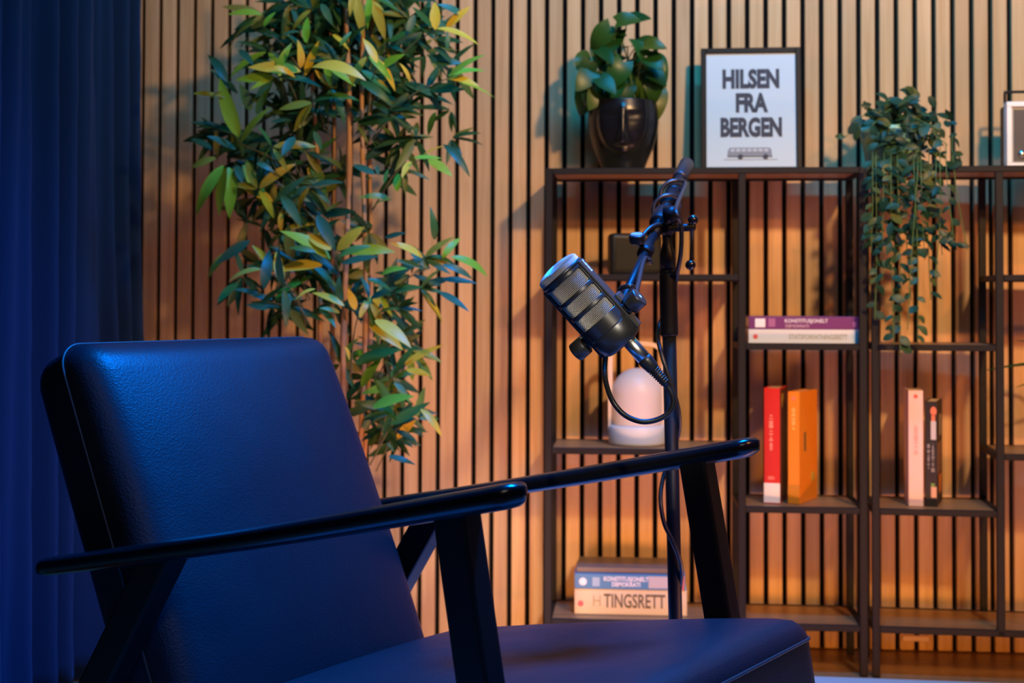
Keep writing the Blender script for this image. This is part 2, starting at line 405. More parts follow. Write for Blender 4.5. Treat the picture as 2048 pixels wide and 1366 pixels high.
# back cushion: local frame X=v (width), Y=up along back, Z=front normal
def back_matrix():
    up = Vector((-sin(R_REC), 0, cos(R_REC))); nf = Vector((cos(R_REC), 0, sin(R_REC))); vx = Vector((0, 1, 0))
    c_front = Vector((-0.5905, CS/2, 0.452))
    M = Matrix((( vx.x, up.x, nf.x, 0), (vx.y, up.y, nf.y, 0), (vx.z, up.z, nf.z, 0), (0, 0, 0, 1)))
    hz = 0.056
    return Matrix.Translation(c_front - nf*hz) @ M, hz
BMX, BHZ = back_matrix()
bm = cushion(0.253, 0.283, BHZ, 0.040, 30, 0.036, 0.0)
o = mesh_obj('back_cushion', bm, M_LEATHER, ch, True); o.matrix_local = BMX
def seam_ring(hx, hy, z, r, rad, parent, name='seam'):
    pts = []; c = r
    for (sx, sy, a0) in ((1, 1, 0), (-1, 1, 90), (-1, -1, 180), (1, -1, 270)):
        for k in range(9):
            a = radians(a0 + k*90/8); pts.append(Vector((sx*(hx-c) + c*cos(a), sy*(hy-c) + c*sin(a), z)))
    pts.append(pts[0].copy())
    return mesh_obj(name, tube(bmesh.new(), pts, rad, 8, False), M_SEAM, parent, True)
seam_ring(0.2535, 0.2835, BHZ-0.034, 0.038, 0.0021, o)
for k in range(5):
    yy = -0.20 + k*0.10
    s_ = mesh_obj('back_slat', box(-0.10, 0.235, yy-0.02, yy+0.02, -BHZ-0.034, -BHZ-0.014, 0.003), M_LEG, ch); s_.matrix_local = BMX
# seat cushion
ST = math.atan2(0.358-0.297, 0.383)
fw = Vector((cos(ST), 0, sin(ST))); upn = Vector((-sin(ST), 0, cos(ST))); vx = Vector((0, 1, 0))
SM = Matrix(((fw.x, vx.x, upn.x, 0), (fw.y, vx.y, upn.y, 0), (fw.z, vx.z, upn.z, 0), (0, 0, 0, 1)))
SHZ = 0.062; shx = 0.292
sc = Vector((0.098, CS/2, 0.358)) - fw*shx - upn*SHZ
SMX = Matrix.Translation(sc) @ SM
bm = cushion(shx, 0.256, SHZ, 0.030, 30, 0.018, 0.0)
for v in bm.verts:       # soft dent in the top
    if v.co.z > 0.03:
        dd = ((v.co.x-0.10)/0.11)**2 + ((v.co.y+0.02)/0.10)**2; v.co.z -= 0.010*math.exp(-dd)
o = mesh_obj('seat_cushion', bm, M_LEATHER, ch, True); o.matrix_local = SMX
seam_ring(shx+0.0004, 0.2564, SHZ-0.026, 0.030, 0.0021, o)

# ================================================================== MICROPHONE STAND
DP = 2.17
pt = atd(1336, 560, DP); pb = atd(1350, 1200, DP); dirp = (pb-pt).normalized()
pole_at = lambda z: pt + dirp*((z-pt.z)/dirp.z)
base = pole_at(0.0)
base = pole_at(0.0065)
stand = thing('microphone_stand', 'black boom microphone stand rising behind the armchair', 'microphone stand', base)
def wpart(name, bm, m, root, smooth=True):
    return mesh_obj(name, bm, m, root, smooth, -root.location)
PA = lambda py: atd(1336 + (py-560)*14/640, py, DP)
def pxr(px): return px*DP/FPX
wpart('lower_tube', tube(bmesh.new(), [pole_at(0.03), PA(668)], pxr(14), 20), M_STAND, stand)
def seg_tube(pys, rs): return tube(bmesh.new(), [PA(y) for y in pys], [pxr(r) for r in rs], 24)
wpart('clutch_sleeve', seg_tube([672, 668, 664, 552, 548, 546], [16, 18.2, 18.2, 17.6, 17, 14]), M_STAND, stand)
wpart('clutch_ring', seg_tube([550, 547, 541, 538], [15, 18, 18, 15]), M_STAND, stand)
wpart('upper_coupling', seg_tube([540, 512, 503, 494, 484, 470, 455, 440], [16.5, 16, 14.5, 11, 9.5, 10, 13, 12]), M_STAND, stand)
for k in range(3):
    a = 2*pi*k/3 + 0.5; q = base + Vector((cos(a)*0.26, sin(a)*0.26, 0.012))
    f_ = wpart('leg', tube(bmesh.new(), [base + Vector((cos(a)*0.012, sin(a)*0.012, 0.10)), q], 0.008, 12), M_STAND, stand)
    mesh_obj('rubber_foot', tube(bmesh.new(), [q + (q-base).normalized()*-0.02, q + (q-base).normalized()*0.006], 0.0112, 12), M_RUBBER, f_, True)
wpart('leg_hub', tube(bmesh.new(), [base + Vector((0, 0, 0.07)), base + Vector((0, 0, 0.13))], 0.022, 20), M_STAND, stand)
# boom
BA = atd(1222, 652, 1.845); BE = atd(1374, 327, 2.46)
def boom(t): return BA.lerp(BE, t)
def boom_at_py(py):
    lo, hi = 0.0, 1.0
    for _ in range(40):
        mid = (lo+hi)/2; q = CR.transposed() @ (boom(mid)-CAMLOC); y = 683+SHIFT - FPX*q.y/-q.z
        if y > py: lo = mid
        else: hi = mid
    return boom((lo+hi)/2)
BD = (BE-BA).normalized()
wpart('boom_inner_tube', tube(bmesh.new(), [BA, boom_at_py(436)], 0.0066, 18), M_STAND, stand)
wpart('boom_outer_tube', tube(bmesh.new(), [boom_at_py(470), boom_at_py(345)], 0.0096, 20), M_STAND, stand)
q0 = boom_at_py(363); wpart('boom_collar', tube(bmesh.new(), [boom_at_py(388), boom_at_py(386), boom_at_py(381), boom_at_py(379)], [0.0105, 0.0135, 0.0135, 0.0105], 20), M_STAND, stand)
wpart('boom_sleeve', tube(bmesh.new(), [boom_at_py(410), boom_at_py(386)], 0.0122, 20), M_STAND, stand)
wpart('end_grip', tube(bmesh.new(), [boom_at_py(358), boom_at_py(357), boom_at_py(329), boom_at_py(327)], [0.0115, 0.0128, 0.0128, 0.0105], 20), M_RUBBER, stand)
# clutch body on boom (drops over the pole)
cb = boom_at_py(437)
wpart('boom_clamp', tube(bmesh.new(), [cb - BD*0.026, cb - BD*0.022, cb + BD*0.022, cb + BD*0.026], [0.013, 0.0155, 0.0155, 0.013], 20), M_STAND, stand)
# ring on boom with small thumb knob
rg = boom_at_py(503)
ringo = wpart('boom_stop_ring', tube(bmesh.new(), [rg - BD*0.013, rg - BD*0.011, rg + BD*0.011, rg + BD*0.013], [0.009, 0.0115, 0.0115, 0.009], 20), M_STAND, stand)
kc = atd(1274, 477, (CR.transposed() @ (rg-CAMLOC)).z*-1 - 0.012)
ku = (CR @ Vector((-0.12, 0.93, 0.36))).normalized()
def knob(c, up, r, h, name, root, m, ridges=0):
    Mk = Matrix.Translation(c) @ up.to_track_quat('Z', 'Y').to_matrix().to_4x4()
    prof = [(0, -h/2), (r*0.86, -h/2), (r*0.97, -h/2+h*0.08), (r, -h/2+h*0.2), (r*1.0, h/2-h*0.18), (r*0.95, h/2-h*0.05), (r*0.84, h/2), (0, h/2)]
    b = lathe(bmesh.new(), prof, 40)
    for v in b.verts:
        rr = sqrt(v.co.x**2+v.co.y**2)
        if ridges and rr > r*0.98:
            a = math.atan2(v.co.y, v.co.x); s = 1 + 0.02*cos(ridges*a); v.co.x *= s; v.co.y *= s
        v.co = Mk @ v.co
    bmesh.ops.recalc_face_normals(b, faces=b.faces[:])
    return wpart(name, b, m, root), Mk
kn, MK = knob(kc, ku, 0.0118, 0.0135, 'thumb_knob', stand, M_RUBBER, 20)
tm = MK @ Matrix.Translation((0, 0, 0.0071)); 
ringm = bmesh.new()
tube(ringm, [MK @ Vector((0.0075*cos(2*pi*k/28), 0.0055*sin(2*pi*k/28), 0.0069)) for k in range(29)], 0.0007, 6, False)
mesh_obj('knob_emblem_ring', ringm, M_WHITEINK, kn, True)
text_mesh('knob_emblem', 'K&M', 0.0062, M_WHITEINK, kn, tm, 0.8, 0.0001)
wpart('knob_screw', tube(bmesh.new(), [kc, rg], 0.0035, 12), M_STAND, stand)
# side clamp block + T-handle
hb0 = atd(1350, 455, DP-0.01); hb1 = atd(1392, 452, DP-0.03)
wpart('clamp_disc', tube(bmesh.new(), [atd(1331, 432, DP-0.012), atd(1357, 428, DP-0.02)], [pxr(19), pxr(17)], 24), M_STAND, stand)
wpart('clamp_head', tube(bmesh.new(), [PA(470), PA(462), PA(432)], [pxr(12), pxr(15), pxr(14)], 20), M_STAND, stand)
wpart('handle_shaft', tube(bmesh.new(), [atd(1335, 458, DP-0.01), atd(1344, 457, DP-0.012), atd(1345, 457, DP-0.014), atd(1388, 454, DP-0.03), atd(1391, 454, DP-0.03)], [pxr(10), pxr(10), pxr(7.0), pxr(8.0), pxr(5)], 18), M_STAND, stand)
h1, h2 = atd(1386, 440, DP-0.03), atd(1381, 530, DP-0.03)
wpart('handle_lever', tube(bmesh.new(), [h1, h2], pxr(3.0), 14), M_STAND, stand)
for c in (h1, h2):
    b = bmesh.new(); bmesh.ops.create_uvsphere(b, u_segments=20, v_segments=12, radius=pxr(10.5), matrix=Matrix.Translation(c)); wpart('handle_ball', b, M_ARM, stand)

# ================================================================== MICROPHONE
MC = atd(1186, 618, 1.78)                  # middle of body
ax = (CR @ Vector((-0.672, 0.740, -0.02))).normalized()           # rear -> front cap
sp = CR @ Vector((0.70, 0.64, 0.33)); sp = (sp - ax*sp.dot(ax)).normalized()   # spine / pivot side
bk = ax.cross(sp).normalized()
ROT = Matrix((( sp.x, bk.x, ax.x), (sp.y, bk.y, ax.y), (sp.z, bk.z, ax.z)))     # local x=spine, z=axis
if bk.dot(CR @ Vector((0, 0, -1))) < 0: BSGN = -1
else: BSGN = 1
mic = thing('microphone', 'black broadcast microphone with silver mesh windows on the boom arm', 'microphone', MC, 0, None, ROT)
mic_m = ROT.to_4x4()
LB = 0.119; RB = 0.0308; zf = LB/2; zr = -LB/2
# shell with rounded windows
WINS = [(zf-0.0290, zf-0.0080), (zf-0.0510, zf-0.0340), (zf-0.0740, zf-0.0560)]
bm = bmesh.new(); NA, NZ = 144, 110; grid = []
z0, z1 = zr+0.028, zf
for j in range(NZ+1):
    z = z0 + (z1-z0)*j/NZ
    grid.append([bm.verts.new((RB*cos(2*pi*i/NA), RB*sin(2*pi*i/NA), z)) for i in range(NA)])
def in_win(th, z):
    for (a, b) in WINS:
        for (c0, hw) in ((pi/2, radians(67)), (-pi/2, radians(67))):
            dth = (th-c0+pi) % (2*pi) - pi
            x = abs(dth)*RB; hx = hw*RB; y = abs(z-(a+b)/2); hy = (b-a)/2; r = 0.0035
            if x < hx and y < hy:
                if x > hx-r and y > hy-r and (x-hx+r)**2+(y-hy+r)**2 > r*r: continue
                return True
    return False
for j in range(NZ):
    for i in range(NA):
        th = 2*pi*(i+0.5)/NA; z = z0 + (z1-z0)*(j+0.5)/NZ
        if in_win(th, z): continue
        bm.faces.new((grid[j][i], grid[j][(i+1) % NA], grid[j+1][(i+1) % NA], grid[j+1][i]))
bmesh.ops.delete(bm, geom=[v for v in bm.verts if not v.link_faces], context='VERTS')
o = mesh_obj('body_shell', bm, M_MIC, mic, True); md = o.modifiers.new('thick', 'SOLIDIFY'); md.thickness = 0.0022; md.offset = -1
# rear body
prof = [(0, zr), (0.020, zr), (0.0245, zr+0.0012), (0.0285, zr+0.005), (0.0308, zr+0.012), (0.0312, zr+0.018), (0.0312, zr+0.027), (0.0308, zr+0.0282), (0.026, zr+0.0285), (0, zr+0.0285)]
mesh_obj('rear_body', lathe(bmesh.new(), prof, 64), M_MIC, mic, True)
mesh_obj('inner_core', lathe(bmesh.new(), [(0, zr+0.03), (0.0262, zr+0.03), (0.0262, zf-0.002), (0.02, zf+0.002), (0, zf+0.003)], 48), M_MICIN, mic, True)
# woven grille (cylinder) and domed cap
def weave(fnpos, nu, nv, closed):
    bm = bmesh.new(); g = []
    for j in range(nv+1): g.append([bm.verts.new(fnpos(i, j)) for i in range(nu)])
    for j in range(nv):
        for i in range(nu if closed else nu-1): bm.faces.new((g[j][i], g[j][(i+1) % nu], g[j+1][(i+1) % nu], g[j+1][i]))
    return bm
GR = 0.0278
for (a, b) in WINS:
    nv = max(8, int((b-a+0.003)/0.0019))
    def fp(i, j, a=a, b=b, nv=nv):
        th = 2*pi*i/92; w_ = 0.00035*(1 if (i+j) % 2 else -1)
        return ((GR+w_)*cos(th), (GR+w_)*sin(th), a-0.0015+(b-a+0.003)*j/nv)
    o = mesh_obj('mesh_window', weave(fp, 92, nv, True), M_WIRE, mic)
    wf = o.modifiers.new('wire', 'WIREFRAME'); wf.thickness = 0.00075; wf.use_even_offset = False
capprof = []
def fc(i, j):
    s = j/16; th = 2*pi*i/88
    if s < 0.55: r = RB-0.0012; z = zf + 0.0095*s/0.55
    else:
        k = (s-0.55)/0.45; r = (RB-0.0012)*(1-k)+0.004*k if k > 0 else RB-0.0012; z = zf + 0.0095 + 0.004*sin(k*pi/2)
    if s >= 0.5:
        k = max(0, (s-0.5)/0.5); r = (RB-0.0012)*cos(k*pi/2*0.98)
        z = zf + 0.006 + 0.0075*sin(k*pi/2)
    else: z = zf - 0.001 + 0.007*s/0.5
    return (r*cos(th), r*sin(th), z)
o = mesh_obj('cap_mesh', weave(fc, 88, 16, True), M_WIRE, mic); wf = o.modifiers.new('wire', 'WIREFRAME'); wf.thickness = 0.00075; wf.use_even_offset = False
mesh_obj('cap_backing', lathe(bmesh.new(), [(0, zf-0.002), (RB-0.004, zf-0.002), (RB-0.003, zf+0.004), (RB*0.8, zf+0.0085), (RB*0.4, zf+0.0108), (0, zf+0.0115)], 48), M_MICIN, mic, True)
mesh_obj('cap_ring', lathe(bmesh.new(), [(RB-0.004, zf-0.004), (RB+0.0004, zf-0.004), (RB+0.0007, zf-0.0025), (RB+0.0007, zf-0.0005), (RB+0.0001, zf+0.0006), (RB-0.004, zf+0.0006)], 64), M_MIC, mic, True)
# spine rails on both sides
for s in (1, -1):
    o = mesh_obj('side_spine', box(s*RB*0.90 if s > 0 else -RB-0.0014, RB+0.0014 if s > 0 else -RB*0.90, -0.0105, 0.0105, zr+0.006, zf-0.003, 0.0012, 2), M_MIC, mic)
    if s == 1:
        tmx = Matrix.Translation((RB+0.0016, 0.001*BSGN, zf-0.014)) @ Matrix(((0, 0, 1, 0), (0, 1, 0, 0), (-1, 0, 0, 0), (0, 0, 0, 1)))
        text_mesh('lettering', 'RØDE', 0.0062, M_WHITEINK, o, tmx, 1.15, 0.00018)
# pivots, knobs, yoke
ZP = -0.027
def mknob(s):
    c = Vector((s*(RB+0.0165), 0, ZP)); r, h = 0.0128, 0.0185
    prof = [(0, -h/2), (r*0.9, -h/2), (r, -h/2+0.0012), (r, h/2-0.0018), (r*0.96, h/2-0.0006), (r*0.86, h/2), (0, h/2)]
    b = lathe(bmesh.new(), prof, 48)
    for v in b.verts:
        v.co = Matrix.Translation(c) @ Matrix.Rotation(s*pi/2, 4, 'Y') @ v.co
    bmesh.ops.recalc_face_normals(b, faces=b.faces[:])
    o = mesh_obj('mount_knob', b, M_MIC, mic, True)
    dcp = lathe(bmesh.new(), [(0, 0.0), (0.0024, 0.0), (0.0024, 0.0005), (0, 0.0006)], 20)
    for v in dcp.verts: v.co = Matrix.Translation(c + Vector((s*(h/2), 0, 0))) @ Matrix.Rotation(s*pi/2, 4, 'Y') @ v.co
    mesh_obj('knob_cap_dot', dcp, mat('dot_grey', (0.55, 0.65, 0.62), 0.4), o)
    mesh_obj('pivot_washer', tube(bmesh.new(), [(s*(RB+0.0005), 0, ZP), (s*(RB+0.0075), 0, ZP)], 0.0085, 24), M_MIC, mic, True)
mknob(1); mknob(-1)
# yoke: U-shaped flat band behind the body (away from the viewer)
bm = bmesh.new(); n = 30; rows = []
for k in range(n+1):
    a = pi*k/n; rr = 0.0385
    x, y = rr*cos(a), BSGN*0.046*sin(a)
    hw = 0.0085
    dx, dy = cos(a), BSGN*sin(a)
    rows.append([bm.verts.new((x+dx*t, y+dy*t, ZP+z)) for (t, z) in ((-0.0018, -hw), (0.0018, -hw), (0.0018, hw), (-0.0018, hw))])
for a, b in zip(rows, rows[1:]):
    for k in range(4): bm.faces.new((a[k], a[(k+1) % 4], b[(k+1) % 4], b[k]))
bm.faces.new(rows[0]); bm.faces.new(rows[-1][::-1]); bmesh.ops.recalc_face_normals(bm, faces=bm.faces[:])
mesh_obj('yoke', bm, M_MIC, mic)
mesh_obj('yoke_socket', tube(bmesh.new(), [(0, BSGN*0.044, ZP), (0, BSGN*0.062, ZP)], 0.0095, 24), M_MIC, mic, True)
mesh_obj('yoke_gusset', box(0.020, 0.036, min(0, BSGN*0.022), max(0, BSGN*0.022), ZP+0.002, ZP+0.022, 0.002), M_MIC, mic)
# ================================================================== XLR PLUG + CABLE
wm = lambda v: MC + ROT @ Vector(v)
xo = -0.013                                                   # plug offset on the rear plate
xz = lambda t: wm((0.009, -BSGN*0.004, zr + 0.001 - t))
p0 = wm((0.008, -BSGN*0.004, zr+0.0005)); xd = -ax
pe = atd(1336, 772, 1.765); xd = (pe-p0).normalized(); XL_ = (pe-p0).length
cable = thing('microphone_cable', 'black microphone cable with a metal plug, wound around the boom', 'cable', p0)
P_ = lambda t: p0 + xd*t
wpart('plug_shell', tube(bmesh.new(), [P_(0), P_(0.0008), P_(0.0285), P_(0.029)], [0.0084, 0.0092, 0.0092, 0.0084], 28), M_CHROME, cable)
wpart('plug_collar', tube(bmesh.new(), [P_(0.0285), P_(0.0295), P_(0.034), P_(0.046), P_(0.047)], [0.0086, 0.0096, 0.0098, 0.0082, 0.0075], 28), M_RUBBER, cable)
for k in range(7):
    t = 0.0475 + k*0.0032; r = 0.0080 - k*0.00032
    wpart('strain_ring', tube(bmesh.new(), [P_(t), P_(t+0.0005), P_(t+0.0018), P_(t+0.0022)], [r*0.9, r, r, r*0.9], 20), M_RUBBER, cable)
wpart('strain_core', tube(bmesh.new(), [P_(0.044), P_(XL_)], [0.0062, 0.0050], 18), M_RUBBER, cable)
dm = 1.765
cp = [P_(XL_-0.006), atd(1343, 787, dm), atd(1346, 806, dm), atd(1337, 826, dm), atd(1312, 840, dm), atd(1281, 843, dm), atd(1248, 829, dm+.005), atd(1224, 800, dm+.01),
      atd(1211, 760, dm+.03), atd(1210, 725, dm+.05), atd(1216, 680, dm+.075), atd(1228, 625, dm+.085), atd(1238, 585, dm+.085), atd(1246, 575, dm+.075), atd(1264, 573, dm+.07), atd(1272, 585, dm+.12)]
# spiral round the boom
def spiral(t0, t1, turns, ph, rad, n):
    t, u, v = frames([BA, BE])[0]; out = []
    uu = CR @ Vector((1, 0, 0)); uu = (uu - BD*uu.dot(BD)).normalized(); vv = BD.cross(uu)
    for k in range(n+1):
        s = k/n; a = ph + turns*2*pi*s; out.append(boom(t0+(t1-t0)*s) + (uu*cos(a) + vv*sin(a))*rad)
    return out
cp += spiral(0.30, 0.62, 1.5, -1.0, 0.0135, 12)
cp += spiral(0.64, 0.80, 1.5, 2.6, 0.019, 12)
q = CR.transposed() @ (cp[-1]-CAMLOC)
cp += [atd(1352, 418, 2.13), atd(1362, 450, 2.125), atd(1362, 500, 2.13), atd(1355, 545, 2.15), atd(1345, 590, 2.20), atd(1326, 630, 2.205), atd(1316, 668, 2.18), atd(1322, 705, 2.15), atd(1338, 755, 2.143),
       atd(1356, 815, 2.15), atd(1358, 860, 2.17), atd(1345, 905, 2.20), atd(1328, 950, 2.19), atd(1321, 995, 2.16), atd(1328, 1045, 2.145), atd(1346, 1085, 2.14), atd(1362, 1130, 2.15), atd(1360, 1175, 2.17), atd(1348, 1230, 2.20),
       atd(1336, 1300, 2.18), atd(1340, 1400, 2.14)]
endp = base + Vector((0.05, -0.04, 0.004)); cp += [base + Vector((0.03, -0.02, 0.08)), base + Vector((0.05, 0.0, 0.03)), base + Vector((0.09, 0.06, 0.008)), base + Vector((0.2, 0.16, 0.007)), base + Vector((0.3, 0.25, 0.007))]
wpart('cord', tube(bmesh.new(), spline(cp, 7), 0.0034, 12), M_RUBBER, cable)

# ================================================================== POSTER FRAME
def poster():
    yb = -0.115
    bl = onY(1408, 333, yb); br = onY(1603, 333, yb); tl = onY(1404, 97, yb)
    wd = 0.212; ht = (onY(1500, 97, -0.075).z - H_TOP); x0 = (onY(1403, 215, yb).x+onY(1604, 215, yb).x)/2
    lean = radians(6)
    t = thing('picture_frame', 'black framed poster with bold lettering and a bus, leaning on the slat wall', 'picture frame', (x0, yb, H_TOP), 0)
    t.rotation_euler = (-lean, 0, radians(-1.0))
    fw_ = 0.0115; dp = 0.022; h = ht/cos(lean)
    for (x0_, x1_, z0_, z1_) in ((-wd/2, -wd/2+fw_, 0, h), (wd/2-fw_, wd/2, 0, h), (-wd/2+fw_, wd/2-fw_, 0, fw_), (-wd/2+fw_, wd/2-fw_, h-fw_, h)):
        mesh_obj('frame_side', box(x0_, x1_, 0, dp, z0_, z1_, 0.001, 1), M_FRAME, t)
    mesh_obj('back_board', box(-wd/2+0.003, wd/2-0.003, dp-0.006, dp-0.001, 0.003, h-0.003), M_DARKBOX, t)
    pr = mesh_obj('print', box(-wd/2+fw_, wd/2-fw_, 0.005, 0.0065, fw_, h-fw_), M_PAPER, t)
    sc_ = 0.00105
    for body, py, sz, sx in (('HILSEN', 156, 0.0545, 0.70), ('FRA', 205, 0.0545, 0.70), ('BERGEN', 255, 0.0545, 0.655)):
        z = onY(1500, py, yb+0.01).z - H_TOP
        text_mesh('lettering', body, sz, M_BLACKINK, pr, FACE(0.0, 0.0048, z), sx, 0.0028, spacing=1.0)
    # small bus drawing
    zb = onY(1500, 313, yb).z - H_TOP; xb = -0.003
    def ink(x0_, x1_, z0_, z1_, m, dy=0.0): mesh_obj('bus_print', box(xb+x0_, xb+x1_, 0.0043-dy, 0.0049-dy, zb+z0_, zb+z1_, 0.0, 1), m, pr)
    bm = bmesh.new()
    outl = [(-0.048, 0.001), (-0.047, 0.012), (-0.043, 0.021), (0.040, 0.021), (0.045, 0.017), (0.047, 0.001)]
    vs = [bm.verts.new((xb+x, 0.0046, zb+z)) for x, z in outl]; f_ = bm.faces.new(vs)
    r = bmesh.ops.extrude_face_region(bm, geom=[f_])
    for e in r['geom']:
        if isinstance(e, bmesh.types.BMVert): e.co.y += 0.0004
    bmesh.ops.recalc_face_normals(bm, faces=bm.faces[:]); mesh_obj('bus_print', bm, M_GREYINK, pr)
    for k in range(7): ink(-0.041+k*0.0118, -0.032+k*0.0118, 0.0115, 0.0185, mat('bus_glass', (0.45, 0.50, 0.56), 0.7) if k == 0 else bpy.data.materials['bus_glass'], 0.0006)
    for x in (-0.020, 0.033):
        b = tube(bmesh.new(), [(xb+x, 0.0034, zb+0.001), (xb+x, 0.0044, zb+0.001)], 0.0055, 20); mesh_obj('bus_print', b, M_BLACKINK, pr)
    ink(-0.047, 0.047, 0.0005, 0.0022, M_BLACKINK, 0.0003)
    ink(-0.055, 0.058, -0.0055, -0.0042, M_GREYINK)
poster()

# ================================================================== BOOKS
def M_(n, c, r=0.45): return bpy.data.materials.get(n) or mat(n, c, r)
def book(label, loc, rz, thick, height, depth, cov, flat=False, group=None):
    """local: spine faces -y at y=0, x thickness, z height. flat: lies with spine to the front (x=height, z=thickness)"""
    t = thing('book', label, 'book', loc, rz, group)
    b = bmesh.new(); c = 0.0022
    def S_(x0, x1, y0, y1, z0, z1, bev=0.0):
        if flat: return (z0, z1, y0, y1, x0, x1)
        return (x0, x1, y0, y1, z0, z1)
    bx(b, *S_(0, thick, 0, c, 0, height), 0.0008, 2); 
    bx(b, *S_(0, c, c*0.5, depth, 0, height)); bx(b, *S_(thick-c, thick, c*0.5, depth, 0, height))
    cvo = mesh_obj('cover', b, cov, t)
    mesh_obj('pages', box(*S_(c, thick-c, c, depth-0.003, 0.002, height-0.002)), M_PAGES, t)
    return t, cvo
def strokes(parent, x, z0, z1, w, m, seed):
    """a line of spine lettering too small to read: short strokes running up the spine"""
    b = bmesh.new(); r_ = random.Random(seed); z = z0
    while z < z1:
        h = r_.uniform(0.0012, 0.0034); ww = w*r_.choice((0.45, 0.8, 1.0))
        bx(b, x-ww/2, x+ww/2, -0.0006, 0.0002, z, min(z1, z+h)); z += h + r_.choice((0.0011, 0.0014, 0.0040))
    return mesh_obj('lettering', b, m, parent)
def print_box(name, parent, x0, x1, z0, z1, m, y=-0.0004): return mesh_obj(name, box(x0, x1, y, 0.0002, z0, z1), m, parent)
sh = lambda x, y, z: (x, y, z)
pxm = lambda px, py, y: onY(px, py, y).x
# bottom-left stack
yb = -0.175
x0 = pxm(1149, 1200, yb); x1 = pxm(1374, 1200, yb); zt2 = onY(1250, 1179, yb).z; zt1 = onY(1250, 1149, yb).z
C1 = M_('cover_cream', (0.62, 0.55, 0.36)); C2 = M_('cover_steelblue', (0.06, 0.22, 0.42))
t, c = book('thick cream law book at the bottom of the stack on the lowest shelf', (x0, yb, H_BOT), 0, zt2-H_BOT, x1-x0, 0.15, C1, True)
w_ = x1-x0; th_ = zt2-H_BOT
text_mesh('lettering', 'TINGSRETT', 0.040, M_('ink_olive', (0.10, 0.085, 0.05)), c, FACE(w_*0.535, -0.0003, th_*0.52), 0.62, 0.0006)
text_mesh('lettering', 'H', 0.034, M_('ink_tan', (0.42, 0.34, 0.2)), c, FACE(w_*0.20, -0.0003, th_*0.52), 0.8)
b = tube(bmesh.new(), [(w_*0.055, -0.0006, th_*0.42), (w_*0.055, 0.0002, th_*0.42)], 0.0062, 20); mesh_obj('spine_dot', b, M_('ink_pink', (0.75, 0.12, 0.13)), c)
t, c = book('blue book with a white dot on its spine lying on the cream book', (x0, yb-0.002, zt2+0.0003), 0, zt1-zt2, x1-x0-0.004, 0.15, C2, True)
th_ = zt1-zt2
b = tube(bmesh.new(), [(w_*0.075, -0.0006, th_*0.48), (w_*0.075, 0.0002, th_*0.48)], 0.0080, 20); mesh_obj('spine_dot', b, M_WHITEINK, c)
text_mesh('lettering', 'KONSTITUSJONELT\nDEMOKRATI', 0.0125, M_WHITEINK, c, FACE(w_*0.46, -0.0003, th_*0.5), 0.85, 0.0003, line=0.9)
print_box('spine_label', c, w_*0.16, w_*0.225, th_*0.18, th_*0.78, M_('print_paleblue', (0.30, 0.46, 0.60)))
print_box('spine_band', c, w_*0.66, w_*0.93, th_*0.12, th_*0.9, M_('print_grey', (0.45, 0.45, 0.48)))
print_box('spine_band', c, w_*0.935, w_*0.975, th_*0.02, th_*0.95, M_('print_red', (0.55, 0.12, 0.07)))
# thin dark book on top
t, c = book('grey-brown paperback lying on top of the blue book, lowest shelf', (x0+0.004, yb+0.012, zt1+0.0003), 0, 0.011, x1-x0-0.012, 0.125, M_('cover_greybrown', (0.16, 0.13, 0.11)), True)
# stack on the narrow bay shelf
yb = -0.20
x0 = pxm(1497, 660, yb); x1 = pxm(1722, 660, yb); w_ = x1-x0
zb = H_B1; zm = onY(1600, 659.5, yb).z; zt = onY(1600, 634, yb).z
t, c = book('white and pale blue book lying under the purple book', (x0, yb, zb+0.0003), 0, zm-zb, w_, 0.15, M_('cover_offwhite', (0.70, 0.74, 0.74)), True)
th_ = zm-zb
text_mesh('lettering', 'STATSFORFATNINGSRETT', 0.014, M_('ink_khaki', (0.45, 0.42, 0.30)), c, FACE(w_*0.62, -0.0003, th_*0.46), 0.72, 0.0002)
b = tube(bmesh.new(), [(w_*0.062, -0.0006, th_*0.48), (w_*0.062, 0.0002, th_*0.48)], 0.0050, 16); mesh_obj('spine_dot', b, M_('print_red2', (0.75, 0.10, 0.08)), c)
print_box('spine_band', c, w_*0.955, w_*0.998, 0.001, th_-0.001, M_('print_blue', (0.12, 0.30, 0.45)))
t, c = book('purple book with white lettering lying on top of the white book', (x0+0.001, yb, zm+0.0006), 0, zt-zm, w_-0.001, 0.15, M_('cover_purple', (0.15, 0.025, 0.15)), True)
th_ = zt-zm
text_mesh('lettering', 'KONSTITUSJONELT', 0.0105, M_WHITEINK, c, FACE(w_*0.51, -0.0003, th_*0.66), 0.95, 0.0001)
text_mesh('lettering', 'DEMOKRATI', 0.0090, M_('ink_pale', (0.55, 0.42, 0.5)), c, FACE(w_*0.43, -0.0003, th_*0.25), 0.95, 0.0001)
print_box('spine_label', c, w_*0.055, w_*0.145, th_*0.16, th_*0.84, M_WHITEINK)
print_box('spine_label', c, w_*0.175, w_*0.235, th_*0.2, th_*0.85, M_('print_lilac', (0.34, 0.12, 0.28)))
print_box('spine_label', c, w_*0.925, w_*0.955, th_*0.2, th_*0.6, M_('print_lilac', (0.34, 0.12, 0.28)))
